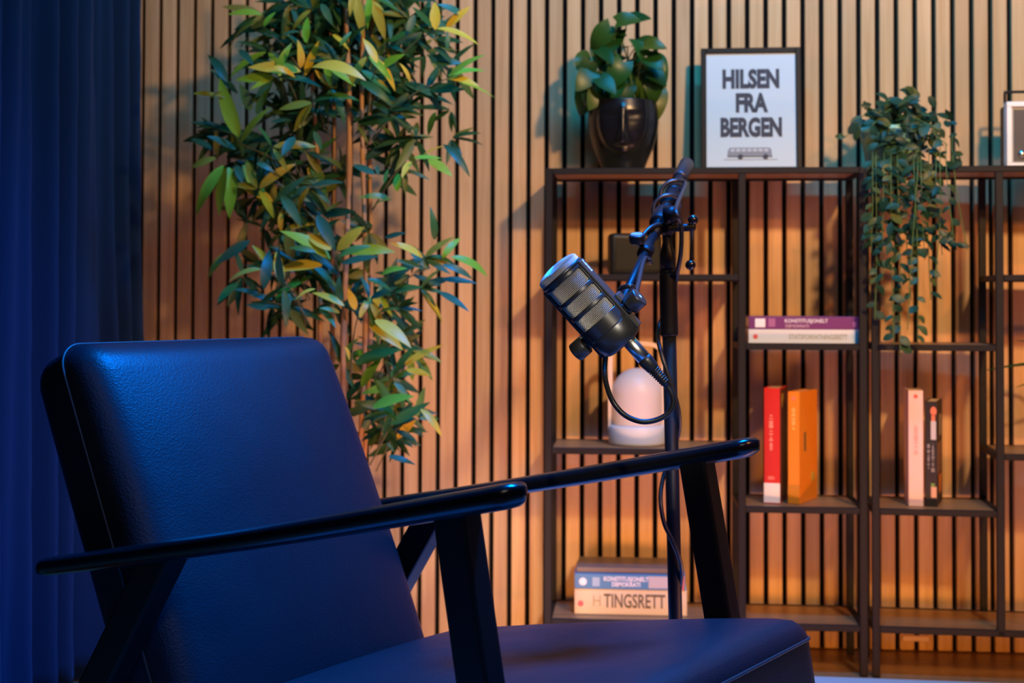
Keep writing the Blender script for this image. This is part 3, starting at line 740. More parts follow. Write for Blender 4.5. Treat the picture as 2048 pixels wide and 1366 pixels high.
# standing books, narrow bay of the left unit
yb = -0.178; zb = H_B2 + 0.0002
def xat(px): return pxm(px, 900, yb)
rzb = radians(-13)
rr = (xat(1559)-xat(1528))/cos(rzb)
hgt = onY(1545, 776, yb).z - H_B2
C = M_('cover_red', (0.58, 0.018, 0.012))
t, c = book('red book standing on the shelf with a white sticker at the spine foot', (xat(1528), yb, zb), rzb, rr, hgt, 0.125, C)
print_box('sticker', c, -0.0002, rr+0.0002, 0.002, 0.042, M_('sticker_white', (0.78, 0.78, 0.80)))
strokes(c, rr*0.45, hgt*0.46, hgt*0.78, 0.0085, M_('ink_peach', (0.85, 0.35, 0.25)), 1)
print_box('spine_emblem', c, rr*0.25, rr*0.65, 0.049, 0.056, M_('print_rose', (0.70, 0.16, 0.12)))
sd = mesh_obj('side_print', box(rr-0.0002, rr+0.0005, 0.004, 0.118, 0.004, hgt-0.004), M_('print_darkbrown', (0.10, 0.03, 0.015)), c)
bm = tube(bmesh.new(), [(rr, 0.04, hgt-0.028), (rr+0.0009, 0.04, hgt-0.028)], 0.016, 24); mesh_obj('side_disc', bm, M_('print_mustard', (0.45, 0.33, 0.04)), c)
C = M_('cover_orange', (0.78, 0.24, 0.010))
ro = (xat(1599)-xat(1576))/cos(rzb); hgo = onY(1588, 783, yb).z - H_B2
t, c = book('orange book standing beside the red book, its cover facing right', (xat(1576), yb, zb), radians(-25), ro, hgo, 0.118, C)
strokes(c, ro*0.5, hgo*0.66, hgo*0.86, 0.0080, M_('ink_lightorange', (0.95, 0.55, 0.15)), 2)
print_box('spine_band', c, 0.0, ro, 0.001, 0.040, M_('print_ochre', (0.50, 0.20, 0.012)))
b = tube(bmesh.new(), [(ro*0.5, -0.0006, hgo-0.014), (ro*0.5, 0.0002, hgo-0.014)], 0.0048, 16); mesh_obj('spine_dot', b, M_('print_salmon', (0.85, 0.22, 0.10)), c)
sd = mesh_obj('side_print', box(ro-0.0002, ro+0.0006, 0.030, 0.042, hgo*0.46, hgo*0.63, 0.0), M_('print_olive', (0.16, 0.11, 0.03)), c)
mesh_obj('side_print', tube(bmesh.new(), [(ro, 0.088, hgo*0.21), (ro+0.0007, 0.088, hgo*0.21)], 0.011, 20), M_('print_mustard', (0.45, 0.33, 0.04)), c)
# standing books, right unit
yb = -0.188; zb = H_B2 + 0.0002
rp = (xat(1846)-xat(1817)); hp = onY(1830, 781, yb).z - H_B2
t, c = book('tall pale pink book standing on the shelf below the trailing plant', (xat(1817), yb, zb), radians(-6), rp, hp, 0.12, M_('cover_pink', (0.80, 0.56, 0.50)))
strokes(c, rp*0.5, hp*0.45, hp*0.70, 0.0090, M_('ink_rose', (0.62, 0.36, 0.32)), 3)
b = tube(bmesh.new(), [(rp*0.5, -0.0006, hp-0.012), (rp*0.5, 0.0002, hp-0.012)], 0.0042, 16); mesh_obj('spine_dot', b, M_('print_red2', (0.75, 0.10, 0.08)), c)
rk = (xat(1874)-xat(1850)); hk = onY(1860, 803, yb).z - H_B2
t, c = book('black paperback with a picture on its spine beside the pink book', (xat(1850.5), yb+0.004, zb), radians(-17), rk, hk, 0.115, M_('cover_black', (0.018, 0.014, 0.012)))
bm = bmesh.new(); bmesh.ops.create_circle(bm, cap_ends=True, segments=20, radius=1.0)
for v in bm.verts: v.co = Vector((rk*0.72 + v.co.x*0.0062, -0.0004, hk-0.020 + v.co.y*0.0095))
mesh_obj('spine_picture', bm, M_('print_coral', (0.70, 0.20, 0.10)), c)
print_box('spine_picture', c, rk*0.50, rk*0.92, hk-0.078, hk-0.040, M_('print_grey2', (0.55, 0.52, 0.50)))
print_box('spine_picture', c, rk*0.55, rk*0.85, hk-0.040, hk-0.027, M_('print_coral', (0.70, 0.20, 0.10)))
print_box('spine_picture', c, rk*0.50, rk*0.95, 0.018, 0.040, M_('print_peach', (0.65, 0.38, 0.26)))
print_box('spine_picture', c, rk*0.50, rk*0.80, 0.040, 0.047, M_('print_leaf', (0.16, 0.30, 0.06)))
strokes(c, rk*0.30, hk*0.36, hk*0.60, 0.0065, M_('ink_dim', (0.30, 0.28, 0.26)), 4); strokes(c, rk*0.66, hk*0.33, hk*0.60, 0.0065, M_('ink_dim', (0.30, 0.28, 0.26)), 5)
mesh_obj('side_print', box(rk-0.0002, rk+0.0005, 0.01, 0.10, hk*0.30, hk*0.60), M_('print_brown', (0.20, 0.10, 0.05)), c)
mesh_obj('side_print', box(rk-0.0002, rk+0.0005, 0.04, 0.095, hk*0.10, hk*0.28), M_('print_orange2', (0.60, 0.18, 0.02)), c)
mesh_obj('side_print', box(rk-0.0002, rk+0.0005, 0.05, 0.09, hk*0.66, hk*0.86), M_('print_grey3', (0.30, 0.25, 0.18)), c)
# two flat items behind, seen left of the purple stack
# ================================================================== TABLE LAMP
p = onY(1274, 888, -0.13)
lamp = thing('table_lamp', 'small white dome lantern lamp with a carrying handle on the shelf', 'lamp', (p.x, -0.13, H_A2))
k = 3.06/FPX
R1 = 56*k
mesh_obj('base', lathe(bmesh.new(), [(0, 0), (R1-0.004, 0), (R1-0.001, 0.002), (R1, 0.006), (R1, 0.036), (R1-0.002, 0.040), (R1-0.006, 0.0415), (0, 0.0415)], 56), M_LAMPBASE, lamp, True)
RD = 50*k; prof = [(RD, 0.0415), (RD, 0.105)]
for i in range(1, 13): a = pi/2*i/12; prof.append((RD*cos(a) if i < 12 else 0, 0.105 + 0.056*sin(a)))
mesh_obj('dome_shade', lathe(bmesh.new(), prof, 56), M_MILK, lamp, True)
bm = bmesh.new(); pts = [Vector((-R1+0.004, 0, 0.030))] + [Vector((-R1+0.004, 0, 0.165))]
for i in range(0, 21): a = pi*i/20; ca, sa = cos(a), sin(a); pts.append(Vector((-(R1-0.004)*(abs(ca)**0.6)*(1 if ca > 0 else -1), 0, 0.165 + 0.048*(sa**0.6))))
pts += [Vector((R1-0.004, 0, 0.165)), Vector((R1-0.004, 0, 0.030))]
fr = frames(pts); rows = []
for q in range(len(pts)):
    t_ = (pts[min(q+1, len(pts)-1)]-pts[max(q-1, 0)]).normalized(); nn = Vector((-t_.z, 0, t_.x))
    rows.append([bm.verts.new(pts[q] + nn*a + Vector((0, b, 0))) for a, b in ((-0.0045, -0.009), (0.0045, -0.009), (0.0045, 0.009), (-0.0045, 0.009))])
for a, b in zip(rows, rows[1:]):
    for q in range(4): bm.faces.new((a[q], a[(q+1) % 4], b[(q+1) % 4], b[q]))
bm.faces.new(rows[0]); bm.faces.new(rows[-1][::-1]); bmesh.ops.recalc_face_normals(bm, faces=bm.faces[:])
mesh_obj('handle', bm, M_HANDLE, lamp)
# ================================================================== DARK BOX on the upper left shelf
p0 = onY(1217, 548, -0.14); p1 = onY(1330, 466, -0.14)
t = thing('storage_box', 'small dark box with rounded corners on the upper left shelf behind the boom', 'box', ((p0.x+p1.x)/2, -0.14, H_A1), radians(12))
wb = (p1.x-p0.x)/2*0.94; hb_ = p1.z-H_A1
mesh_obj('case', box(-wb, wb, 0, 0.045, 0.0, hb_, 0.010, 4), M_DARKBOX, t, True)
mesh_obj('front_glass', box(-wb+0.010, wb-0.008, -0.002, 0.001, 0.010, hb_-0.010, 0.001, 1), M_DARKGLASS, t)
# ================================================================== RADIO
x0 = onY(2010, 270, -0.17).x; zt = onY(2030, 205, -0.17).z
t = thing('radio', 'white retro radio with grey grille at the right end of the shelf top', 'radio', (x0, -0.185, H_TOP), radians(-2))
hr = zt-H_TOP; wr_ = 0.19; dr = 0.07
mesh_obj('body', box(0.001, wr_-0.001, 0.012, dr, 0.004, hr-0.004, 0.004, 2), M_DARKBOX, t)
fwr = 0.0105
for nm, a in (('front_frame', (0, wr_, 0, 0.03, 0, fwr)), ('front_frame', (0, wr_, 0, 0.03, hr-fwr, hr)), ('front_frame', (0, fwr, 0, 0.03, fwr, hr-fwr)), ('front_frame', (wr_-fwr, wr_, 0, 0.03, fwr, hr-fwr))):
    mesh_obj(nm, box(*a, 0.0015, 2), M_RADIO, t)
mesh_obj('grille_bezel', box(fwr, wr_-fwr, 0.006, 0.012, fwr, hr-fwr), mat('bezel_grey', (0.35, 0.38, 0.39), 0.5), t)
for k in range(24):
    z = fwr+0.004 + k*(hr-2*fwr-0.008)/24
    mesh_obj('grille_slat', box(fwr+0.004, 0.125, 0.003, 0.0065, z, z+(hr-2*fwr-0.008)/24*0.62), M_GRILLE, t)
mesh_obj('badge', tube(bmesh.new(), [(0.031, 0.0005, 0.029), (0.031, 0.004, 0.029)], 0.0085, 24), M_CHROME, t, True)
mesh_obj('handle', tube(bmesh.new(), spline([(0.003, 0.03, hr-0.004), (0.003, 0.03, hr+0.020), (0.010, 0.03, hr+0.0235), (wr_/2, 0.03, hr+0.0235), (wr_-0.010, 0.03, hr+0.0235), (wr_-0.003, 0.03, hr+0.020), (wr_-0.003, 0.03, hr-0.004)], 5), 0.0030, 10), M_TUBE, t, True)
mesh_obj('dial', tube(bmesh.new(), [(0.155, -0.006, hr*0.5), (0.155, 0.007, hr*0.5)], 0.018, 28), M_RADIO, t)

# ================================================================== LEAF MESHES
def blade(name, w, droop, fold, m, n=7, shape='lance', twist=0.0):
    """leaf along +x, length 1, up +z"""
    bm = bmesh.new(); rows = []
    for i in range(n+1):
        s = i/n
        if shape == 'lance': ww = w*(max(s, 0.012)**0.65)*((1-s)**0.95)/0.325
        elif shape == 'heart': ww = w*((s+0.10)**0.42)*((1-s)**0.85)/0.50
        else: ww = w*sin(pi*min(1, 0.06+0.94*s))**0.75
        if i == n: ww = 0.002
        x = sin(min(s*droop*1.2, 1.5))/max(droop*1.2, 0.01) if droop > 0.05 else s
        z = -(1-cos(s*droop*1.2))/max(droop*1.2, 0.01) if droop > 0.05 else 0
        a = twist*s
        row = []
        for c in (-1, 0, 1):
            y = c*ww; zz = abs(c)*ww*fold
            row.append(bm.verts.new((x, y*cos(a)-zz*sin(a), z + y*sin(a) + zz*cos(a))))
        rows.append(row)
    if shape == 'heart':
        for c in (0, 2): rows[0][c].co.x -= 0.14
    for a, b in zip(rows, rows[1:]):
        for k in range(2): bm.faces.new((a[k], a[k+1], b[k+1], b[k]))
    me = bpy.data.meshes.new(name); bm.to_mesh(me); bm.free(); me.materials.append(m)
    for p_ in me.polygons: p_.use_smooth = True
    return me
def leaf_matrix(base_, tip, up, root):
    d = tip-base_; L_ = d.length; x = d.normalized(); up = up - x*up.dot(x)
    z = up.normalized() if up.length > 1e-4 else x.orthogonal(); y = z.cross(x)
    p_ = base_ - root
    return Matrix(((x.x*L_, y.x*L_, z.x*L_, p_.x), (x.y*L_, y.y*L_, z.y*L_, p_.y), (x.z*L_, y.z*L_, z.z*L_, p_.z), (0, 0, 0, 1)))

# ================================================================== BAMBOO
BY = -0.42
bbase = onY(694, 700, BY); broot = Vector((bbase.x, BY, 0.0065))
bam = thing('bamboo_plant', 'tall artificial bamboo with green leaves, some coloured yellow for warm light, behind the armchair', 'plant', broot)
mesh_obj('pot', lathe(bmesh.new(), [(0, 0), (0.085, 0), (0.09, 0.004), (0.115, 0.2), (0.12, 0.205), (0.12, 0.22), (0.108, 0.22), (0.106, 0.195), (0, 0.195)], 40), M_CERAMIC, bam, True)
mesh_obj('soil', lathe(bmesh.new(), [(0, 0.203), (0.06, 0.202), (0.1065, 0.197)], 30), M_SOIL, bam)
for (xt, xb, yo, r) in ((693, 694, 0.005, 0.0064), (733, 728, 0.0, 0.0052), (612, 655, 0.03, 0.0048), (752, 735, 0.05, 0.0048), (655, 680, 0.05, 0.0045)):
    top = onY(xt, -160, BY+yo); low = Vector((onY(xb, 900, BY+yo).x, BY+yo*0.8, 0.19)); low.x = broot.x + (low.x-broot.x)*0.8
    pts = []; rs = []
    for i in range(25):
        s = i/24; q = low.lerp(top, s); q.x += 0.006*sin(s*9+xt); pts.append(q); rs.append(r*(1.18 if i % 3 == 0 else 1.0)*(1-0.25*s))
    wpart('cane', tube(bmesh.new(), spline(pts, 2), [rs[min(i//2, 24)] for i in range(49)], 10), M_CANE, bam)
LV = {}
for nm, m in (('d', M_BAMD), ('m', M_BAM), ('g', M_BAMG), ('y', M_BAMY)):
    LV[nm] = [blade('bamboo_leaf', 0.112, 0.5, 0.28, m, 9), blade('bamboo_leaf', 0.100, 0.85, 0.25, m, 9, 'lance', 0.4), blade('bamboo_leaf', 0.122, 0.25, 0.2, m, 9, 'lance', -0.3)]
NL = [0]
camup = CR @ Vector((0, 0.55, 0.85)); rnd = random.Random(11)
def bleaf(b, t, kind, upv=None, wide=1.0):
    up = upv if upv is not None else (camup + Vector((rnd.uniform(-.4, .4), rnd.uniform(-.3, .3), rnd.uniform(-.2, .5)))).normalized()
    mw = leaf_matrix(b, t, up, broot); me = LV[kind][rnd.randrange(3)]
    o = inst('leaf', me, bam, mw @ Matrix.Diagonal((1, wide, 1, 1))); NL[0] += 1
    return o
z2 = lambda x, y: (300+x/2.626, y/2.626)
z3 = lambda x, y: (300+x/2.530, 420+y/2.530)
EX2 = [(790,375,510,322,'y',1),(650,350,780,372,'y',1.1),(792,355,805,240,'y',1.2),(815,395,882,208,'y',.8),(855,352,1112,280,'y',1.2),(935,350,1088,440,'g',1),
 (1192,330,1128,180,'y',1.1),(1208,362,1312,268,'g',1.2),(820,225,818,65,'g',1),(560,110,300,228,'m',.9),(405,430,300,228,'d',1),(585,75,405,38,'g',1),(600,140,645,45,'g',1.3),
 (1500,155,1492,-10,'y',1.3),(1510,150,1748,178,'y',.9),(1555,150,1668,25,'y',.9),(1640,80,1530,0,'d',1.2),(1480,140,1390,30,'m',.8),
 (1570,398,1758,322,'g',.9),(1562,412,1722,408,'y',1),(1640,436,1825,492,'g',.8),(1575,395,1738,268,'g',.8),(1365,430,1340,330,'y',.9),(1110,370,1280,480,'m',.9),(1105,430,1275,492,'m',1),
 (470,720,335,400,'g',.9),(478,745,605,545,'g',1),(450,785,312,698,'d',1),(385,870,195,1105,'g',.9),(402,880,330,1132,'g',1),(415,880,440,1125,'g',1.1),(488,868,640,1100,'g',1),
 (345,830,190,868,'m',1),(325,785,212,708,'d',.9),(455,870,485,955,'d',1.3),(560,858,655,872,'d',1.3),(600,880,525,1038,'d',1.2),(690,1028,800,1150,'d',1.1),(880,1130,972,1295,'d',1.1),
 (700,1010,830,1020,'d',1.1),(950,1312,808,1200,'y',1.3),(985,1312,1112,1185,'y',1.3),(945,1360,715,1155,'g',1.1),(1060,1332,1255,1255,'g',1.2),(995,1345,1150,1262,'m',1.1),(1035,1235,1095,1158,'g',1.3),
 (1440,810,1545,750,'y',.9),(1388,830,1535,815,'g',1.1),(1465,838,1582,908,'g',1.1),(1300,1005,1292,888,'g',1.3),(1180,915,1060,850,'d',1),(1540,760,1695,852,'d',.8),(1190,870,1200,920,'d',1.4),
 (1255,1040,1110,1000,'m',1),(1270,1048,1130,1048,'m',1),(1370,850,1320,900,'y',1),(1230,960,1250,880,'m',1),(1360,700,1385,640,'m',1.2),(1500,590,1440,720,'m',1),(1390,80,1340,190,'d',1.1),
 (880,120,950,20,'m',.9),(1000,240,1060,150,'m',.9),(1040,240,1100,110,'m',1),(960,180,1050,250,'y',.8),(700,190,790,120,'d',1.1),(900,20,960,110,'d',1.3),(1230,60,1180,0,'m',1),(1380,470,1410,410,'d',1.3),
 (530,580,480,440,'d',1.3),(560,600,600,480,'d',1.1),(640,640,740,620,'d',1),(760,720,690,805,'d',1.2),(740,730,800,780,'d',1.1),(860,690,910,790,'d',1.2),(480,250,510,180,'d',1.1),(470,260,540,330,'d',1),
 (1490,250,1620,300,'d',1.4),(1500,330,1640,310,'d',1.3),(1560,260,1570,160,'d',1.1),(230,492,400,486,'m',.7),(395,480,270,500,'m',.7)]
EX3 = [(870,280,615,268,'y',1),(838,210,708,172,'m',1),(972,270,1155,218,'d',1),(1412,300,1285,135,'d',1.1),(1380,240,1245,135,'y',1),(1480,245,1562,98,'g',1),(1440,150,1440,0,'m',1),
 (1525,238,1755,268,'g',.9),(1480,278,1655,305,'d',.9),(1480,350,1655,358,'d',.8),(1465,415,1615,495,'d',.8),(1385,300,1255,235,'d',1),(1040,505,1008,398,'y',1.3),(982,485,825,385,'y',.9),
 (1060,545,1125,395,'y',.9),(1130,540,1155,365,'y',.9),(1150,530,1235,465,'m',1),(972,460,928,360,'d',1.4),(835,400,725,415,'y',.9),(1100,350,1245,385,'m',1),(1140,558,1325,645,'y',1.1),(1110,570,1275,672,'y',1),
 (1040,772,1255,690,'m',1),(1072,895,1145,735,'g',1.2),(1290,782,1480,662,'y',.8),(1300,808,1418,828,'y',1.1),(1245,800,1185,750,'m',1),(1220,850,1260,740,'m',1),(1128,995,1315,922,'g',1.1),(1370,1008,1495,1098,'y',.9),
 (1215,1085,1415,968,'m',.8),(1245,1118,1362,1158,'d',1.1),(1208,1245,1345,1278,'d',.9),(400,212,258,322,'m',1),(562,300,395,298,'m',.9),(445,370,335,450,'m',1.1),(578,395,600,165,'d',1.1),(505,155,325,262,'d',.9),
 (702,495,690,345,'d',1.1),(860,500,945,560,'m',1),(960,520,870,480,'m',1),(560,430,430,380,'d',.8),(600,500,480,470,'d',.9),(1170,330,1250,250,'g',1),(1190,140,1290,110,'d',.9),(1180,980,1240,1060,'m',.9),(1200,1180,1250,1220,'d',.9),(1010,760,1000,690,'y',1.2)]
nodes = []
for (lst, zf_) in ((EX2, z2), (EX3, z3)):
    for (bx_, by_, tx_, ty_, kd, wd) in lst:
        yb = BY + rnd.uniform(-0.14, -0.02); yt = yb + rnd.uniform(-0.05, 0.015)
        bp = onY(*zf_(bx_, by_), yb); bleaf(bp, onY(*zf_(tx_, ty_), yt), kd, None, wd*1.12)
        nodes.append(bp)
# inner, darker filling foliage in sprays along twigs
CANX = [612, 655, 693, 733, 752]
spr = 0
while NL[0] < 292:
    if rnd.random() < 0.80: px, py = rnd.gauss(665, 115), rnd.uniform(-30, 600)
    else: px, py = rnd.gauss(790, 40), rnd.uniform(560, 930)
    if px < 425 or px > 925: continue
    if 640 < px < 760 and 200 < py < 430 and rnd.random() < 0.65: continue
    yy = BY + rnd.uniform(-0.10, 0.06); c = onY(px, py, yy)
    cx = min(CANX, key=lambda q: abs(q-px)); pc = onY(cx, py+rnd.uniform(40, 110), BY+0.02)
    mid = pc.lerp(c, 0.55) + Vector((0, 0, 0.03))
    wpart('twig', tube(bmesh.new(), spline([pc, mid, c], 4), [0.0014]*5+[0.0009]*4, 5), M_TWIG, bam); spr += 1
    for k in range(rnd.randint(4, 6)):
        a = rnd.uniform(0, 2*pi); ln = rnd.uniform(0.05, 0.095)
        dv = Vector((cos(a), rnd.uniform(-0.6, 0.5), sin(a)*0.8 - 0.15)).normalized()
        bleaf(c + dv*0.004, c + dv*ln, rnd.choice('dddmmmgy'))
# the many small inner leaves that can no longer be told apart
bm = bmesh.new(); nst = 0; rs = random.Random(77)
def add_blade(bm, b, t, up, w):
    d = t-b; x = d.normalized(); L_ = d.length; up = (up - x*up.dot(x)).normalized(); y = up.cross(x); prev = None
    for i in range(5):
        q = i/4; ww = w*L_*(max(q, 0.02)**0.65)*((1-q)**0.95)/0.325 if i < 4 else 0.0004
        c = b + x*L_*q - up*(0.18*L_*q*q)
        row = [bm.verts.new(c - y*ww + up*ww*0.25), bm.verts.new(c), bm.verts.new(c + y*ww + up*ww*0.25)]
        if prev:
            for k in range(2): bm.faces.new((prev[k], prev[k+1], row[k+1], row[k]))
        prev = row
while nst < 1300:
    q = rs.random()
    if q < 0.50: px, py = rs.gauss(690, 95), rs.uniform(-40, 230)
    elif q < 0.82: px, py = rs.gauss(650, 100), rs.uniform(200, 620)
    elif q < 0.90: px, py = rs.gauss(520, 45), rs.uniform(180, 470)
    else: px, py = rs.gauss(785, 32), rs.uniform(560, 900)
    if px < 430 or px > 915: continue
    if 630 < px < 765 and 190 < py < 440 and rs.random() < 0.75: continue
    c = onY(px, py, BY + rs.uniform(-0.02, 0.18)); nb = rs.randint(4, 7)
    for k in range(nb):
        a = rs.uniform(0, 2*pi); ln = rs.uniform(0.045, 0.085)
        dv = Vector((cos(a), rs.uniform(-0.6, 0.5), sin(a)*0.7 - 0.25)).normalized()
        up = (CR @ Vector((rs.uniform(-.7, .7), rs.uniform(0, .9), 0.7))).normalized()
        add_blade(bm, c + dv*0.004 - broot, c + dv*ln - broot, up, rs.uniform(0.09, 0.14)); nst += 1
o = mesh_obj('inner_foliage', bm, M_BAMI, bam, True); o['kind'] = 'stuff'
# twigs to the outer explicit clusters
for k, (px, py, cx, cy, yy) in enumerate([(475,285,640,420,-.03),(470,330,640,450,-.03),(605,150,650,260,-.03),(755,130,735,240,-.05),(870,60,745,200,-.05),(900,155,745,280,-.05),(840,320,745,420,-.04),(665,505,690,640,-.06),(860,535,745,650,-.05),(715,635,700,760,-.06),(810,735,735,860,-.06),(830,820,740,930,-.06),(525,540,620,650,-.03),(545,500,620,600,0),(500,50,620,170,-.02)]):
    a = onY(cx, cy, BY); b = onY(px, py, BY+yy)
    wpart('twig', tube(bmesh.new(), spline([a, a.lerp(b, .5)+Vector((0, 0, .025)), b], 5), [0.0018]*6+[0.0012]*5, 6), M_TWIG, bam)

# ================================================================== HEAD PLANTER + POTHOS
yp = -0.125; pc = onY(1246, 330, yp)
planter = thing('head_planter', 'black ceramic planter shaped like a face on the shelf top', 'planter', (pc.x, yp, H_TOP))
prof = [(0, 0), (0.040, 0), (0.0425, 0.002)]
KEY = [(0.0, 0.0435), (0.025, 0.053), (0.05, 0.0640), (0.08, 0.0725), (0.105, 0.0755), (0.13, 0.0745), (0.148, 0.071)]
def kr(z):
    for (a, ra), (b, rb) in zip(KEY, KEY[1:]):
        if z <= b: t_ = (z-a)/(b-a); return ra + (rb-ra)*t_
    return KEY[-1][1]
prof += [(kr(0.004+0.144*i/70), 0.004+0.144*i/70) for i in range(71)]
prof += [(0.069, 0.1495), (0.066, 0.148), (0.064, 0.12), (0, 0.118)]
bm = lathe(bmesh.new(), prof, 144)
def ss(a, b, x): t_ = max(0, min(1, (x-a)/(b-a))); return t_*t_*(3-2*t_)
for v in bm.verts:
    x, y, z = v.co; r = sqrt(x*x+y*y)
    if y < 0 and 0.004 <= z <= 0.1485 and r > 0.04:
        d = 0.0
        e = sqrt((x/0.052)**2 + ((z-0.105)/(0.073 if z < 0.105 else 0.2))**2)
        d += 0.0105*(1-ss(0.90, 1.06, e))                                  # face oval standing out
        if 0.048 < z < 0.142:
            nw = 0.0055 + 0.006*ss(0.085, 0.055, z); nh = 0.004 + 0.011*ss(0.125, 0.062, z)
            d += nh*math.exp(-(x/nw)**2)*ss(0.048, 0.056, z)*(1-ss(0.120, 0.142, z))       # nose
        d -= 0.0035*math.exp(-((abs(x)-0.022)/0.013)**2 - ((z-0.108)/0.012)**2)               # eye hollows
        d += 0.0012*math.exp(-((abs(x)-0.022)/0.010)**2 - ((z-0.105)/0.005)**2)                # closed lids
        d += 0.0012*math.exp(-((abs(x)-0.026)/0.018)**2 - ((z-0.123)/0.004)**2)                # brow
        d += 0.0045*math.exp(-(x/0.012)**2)*(math.exp(-((z-0.0435)/0.0026)**2) + math.exp(-((z-0.0375)/0.0026)**2))   # lips
        d += 0.0040*math.exp(-(x/0.012)**2 - ((z-0.026)/0.005)**2)                               # chin
        s = (r+d)/r; v.co.x *= 1 + (s-1)*0.35; v.co.y *= s
bmesh.ops.recalc_face_normals(bm, faces=bm.faces[:])
mesh_obj('head_pot', bm, M_CERAMIC, planter, True)
mesh_obj('soil', lathe(bmesh.new(), [(0, 0.132), (0.05, 0.131), (0.0655, 0.129)], 30), M_SOIL, planter)
pothos = thing('pothos_plant', 'leafy green pothos growing out of the face planter', 'plant', (pc.x, yp, H_TOP+0.1305))
proot = Vector((pc.x, yp, H_TOP+0.1305))
HV = [blade('pothos_leaf', 0.38, 0.7, 0.22, M_POTHOS, 8, 'heart'), blade('pothos_leaf', 0.34, 1.0, 0.3, M_POTHOS, 8, 'heart', 0.3), blade('pothos_leaf', 0.37, 0.4, 0.15, M_POTHOS, 8, 'heart', -0.3)]
rnd = random.Random(5)
zp5 = lambda x, y: (1120+x/4.1375, 20+y/4.1375)
PL = [(560,590,500,740),(640,600,680,740),(420,620,360,760),(300,600,300,760),(720,620,760,800),(250,420,200,560),(560,470,480,560),(620,520,640,660),(560,80,660,60),(470,100,580,60),(420,150,250,300),(480,170,400,310),(340,270,330,420),(190,470,180,360),(270,500,160,620),(300,560,230,740),(380,460,460,370),(330,640,260,780),(430,440,390,560),
      (520,430,440,620),(600,480,560,680),(640,470,720,640),(700,300,770,270),(640,290,740,240),(720,390,840,440),(760,400,880,500),(740,500,820,560),(760,640,800,850),(690,380,660,300),(560,310,600,290),(480,600,440,700),(670,560,700,680),(330,560,420,640),(230,640,190,820),(780,560,780,720),(420,230,500,190),(320,330,420,380),(600,400,680,420)]
for i, (bx_, by_, tx_, ty_) in enumerate(PL):
    y0_ = yp + rnd.uniform(-0.075, 0.0); b = onY(*zp5(bx_, by_), y0_); t_ = onY(*zp5(tx_, ty_), y0_ - rnd.uniform(0.0, 0.03))
    d_ = t_-b; t_ = b + d_.normalized()*max(0.052, d_.length*1.25)
    up = (CR @ Vector((rnd.uniform(-.3, .3), 0.5, 0.8))).normalized()
    inst('leaf', HV[i % 3], pothos, leaf_matrix(b, t_, up, proot))
    s0 = proot + Vector((rnd.uniform(-.03, .03), rnd.uniform(-.03, .03), 0.003))
    mid = s0.lerp(b, 0.6) + Vector((0, 0, 0.02))
    wpart('stem', tube(bmesh.new(), spline([s0, mid, b], 4), 0.0014, 6), M_STEM, pothos)

# ================================================================== TRAILING PLANT
yi = -0.135; ic = onY(1785, 330, yi)
ipot = thing('plant_pot', 'pale green pot mostly hidden under the trailing plant', 'pot', (ic.x, yi, H_TOP+0.0002))
mesh_obj('body', lathe(bmesh.new(), [(0, 0), (0.048, 0), (0.052, 0.003), (0.066, 0.075), (0.069, 0.078), (0.069, 0.088), (0.063, 0.088), (0.060, 0.07), (0, 0.07)], 40), M_GREENPOT, ipot, True)
mesh_obj('soil', lathe(bmesh.new(), [(0, 0.079), (0.04, 0.078), (0.0615, 0.076)], 28), M_SOIL, ipot)
ivy = thing('trailing_plant', 'trailing plant with small blue-green leaves hanging over the shelf front', 'plant', (ic.x, yi, H_TOP+0.079))
iroot = Vector((ic.x, yi, H_TOP+0.079))
IV = [blade('ivy_leaf', 0.30, 0.5, 0.2, M_IVY, 5, 'oval'), blade('ivy_leaf', 0.26, 0.8, 0.25, M_IVY, 5, 'oval', 0.4), blade('ivy_leaf', 0.34, 0.3, 0.15, M_IVY, 5, 'oval', -0.3)]
rnd = random.Random(21); NI = 0
def ileaf(b, dv, ln):
    global NI
    up = (CR @ Vector((rnd.uniform(-.6, .6), rnd.uniform(0.1, .9), 0.7))).normalized()
    inst('leaf', IV[rnd.randrange(3)], ivy, leaf_matrix(b, b + dv*ln, up, iroot)); NI += 1
# mound
mound = [(1745,250),(1770,225),(1800,215),(1830,205),(1855,230),(1880,260),(1895,290),(1760,280),(1790,265),(1820,260),(1850,280),(1870,310),(1735,300),(1765,310),(1800,300),(1830,310),(1720,265),(1705,240),(1790,240),(1815,232),(1840,250),(1750,320),(1780,335),(1815,340),(1845,335),(1775,200),(1840,190),(1690,275)]
for (px, py) in mound:
    y_ = yi + rnd.uniform(-0.11, 0.01); e = onY(px, py, y_)
    s0 = iroot + Vector((rnd.uniform(-.04, .04), rnd.uniform(-.04, .02), 0.0)); mid = s0.lerp(e, .5) + Vector((0, 0, 0.03))
    sp_ = spline([s0, mid, e], 5); wpart('stem', tube(bmesh.new(), sp_, 0.0010, 5), M_STEM, ivy)
    for q in sp_[4:]:
        if rnd.random() < 0.8:
            a = rnd.uniform(0, 2*pi); ileaf(q, Vector((cos(a), rnd.uniform(-.8, .2), sin(a)*0.7-0.1)).normalized(), rnd.uniform(0.024, 0.036))
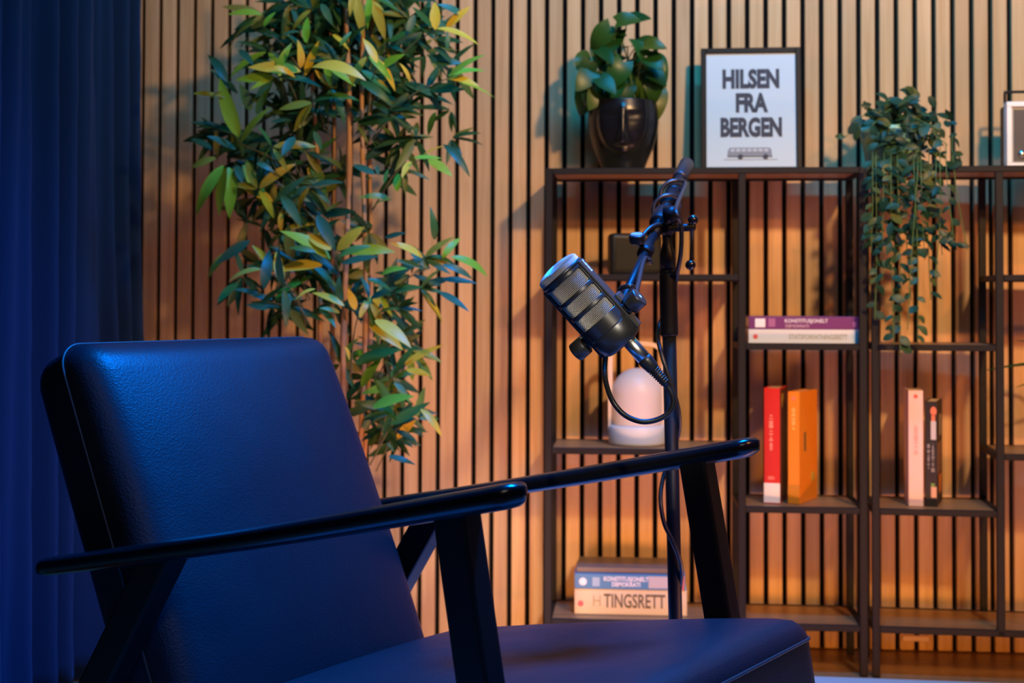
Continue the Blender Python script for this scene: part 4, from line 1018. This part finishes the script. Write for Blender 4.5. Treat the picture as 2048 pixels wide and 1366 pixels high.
# hanging vines: top px -> bottom px
vines = [(1745,330,1742,505),(1752,335,1750,640),(1768,335,1765,560),(1782,340,1788,690),(1795,340,1800,715),(1812,345,1822,600),(1828,345,1835,690),(1842,345,1850,520),(1858,340,1862,600),(1872,335,1885,510),(1892,330,1908,480),(1905,310,1935,500),(1880,330,1870,560),(1835,345,1815,660)]
for (tx_, ty_, bx_, by_) in vines:
    yv = YF - rnd.uniform(0.012, 0.055)
    A_ = onY(tx_, ty_-40, yi-0.05); B_ = onY(tx_, ty_, yv); C_ = onY((tx_+bx_)/2+rnd.uniform(-5, 5), (ty_+by_)/2, yv); D_ = onY(bx_, by_, yv+0.005)
    sp_ = spline([A_, B_, C_, D_], 9); wpart('vine', tube(bmesh.new(), sp_, 0.0010, 5), M_STEM, ivy)
    L_ = (by_-ty_); nlf = max(6, int(L_/19))
    for k in range(nlf):
        if NI >= 300: break
        s = (k+0.5)/nlf; q = sp_[min(len(sp_)-1, int(7 + s*(len(sp_)-8)))]
        a = rnd.choice((0, pi)) + rnd.uniform(-0.6, 0.6)
        ileaf(q, Vector((cos(a), rnd.uniform(-.7, .3), -0.55+rnd.uniform(-.4, .3))).normalized(), rnd.uniform(0.018, 0.030))
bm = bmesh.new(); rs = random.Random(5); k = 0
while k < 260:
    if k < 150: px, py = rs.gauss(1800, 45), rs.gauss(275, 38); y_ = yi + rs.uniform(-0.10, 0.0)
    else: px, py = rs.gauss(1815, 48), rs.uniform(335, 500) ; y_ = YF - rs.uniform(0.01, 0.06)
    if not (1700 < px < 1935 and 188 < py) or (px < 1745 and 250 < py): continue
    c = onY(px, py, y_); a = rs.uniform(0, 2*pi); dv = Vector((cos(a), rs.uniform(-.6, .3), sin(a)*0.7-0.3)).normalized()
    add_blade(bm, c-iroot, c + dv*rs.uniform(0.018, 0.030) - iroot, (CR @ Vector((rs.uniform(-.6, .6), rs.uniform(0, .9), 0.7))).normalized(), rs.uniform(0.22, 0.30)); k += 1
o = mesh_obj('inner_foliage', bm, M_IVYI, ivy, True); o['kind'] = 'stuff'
# ================================================================== small grassy plant in the far right bay
gp = onY(2150, 880, -0.15)
gpot = thing('grass_plant', 'arching thin green leaves reaching in from the right on the shelf', 'plant', (gp.x, -0.15, H_A2+0.0003))
groot = Vector(gpot.location)
mesh_obj('pot', lathe(bmesh.new(), [(0, 0), (0.035, 0), (0.045, 0.06), (0.046, 0.065), (0.040, 0.065), (0.038, 0.055), (0, 0.055)], 32), M_CERAMIC, gpot, True)
for (ax_, ay_, bx_, by_, yy_) in ((2090, 690, 2030, 680, -.19), (2060, 728, 1960, 742, -.12), (2080, 760, 2030, 775, -.16), (2230, 690, 2290, 720, -.15), (2200, 660, 2260, 650, -.12), (2150, 640, 2130, 600, -.15)):
    s0 = groot + Vector((0, 0, 0.055)); sp_ = spline([s0, s0.lerp(onY(ax_, ay_, yy_), .6) + Vector((0, 0, .03)), onY(ax_, ay_, yy_), onY(bx_, by_, yy_)], 6)
    bm = bmesh.new(); prev = None
    for i, q in enumerate(sp_):
        ww = 0.0045*sin(pi*min(1, 0.15+0.85*i/(len(sp_)-1))) + 0.0003
        row = [bm.verts.new(q - groot + Vector((0, -ww*0.5, ww))), bm.verts.new(q - groot + Vector((0, ww*0.5, -ww)))]
        if prev: bm.faces.new((prev[0], prev[1], row[1], row[0]))
        prev = row
    mesh_obj('leaf', bm, M_POTHOS, gpot, True)
print('leaves', NL[0], 'ivy', NI, 'objects', len(bpy.data.objects))
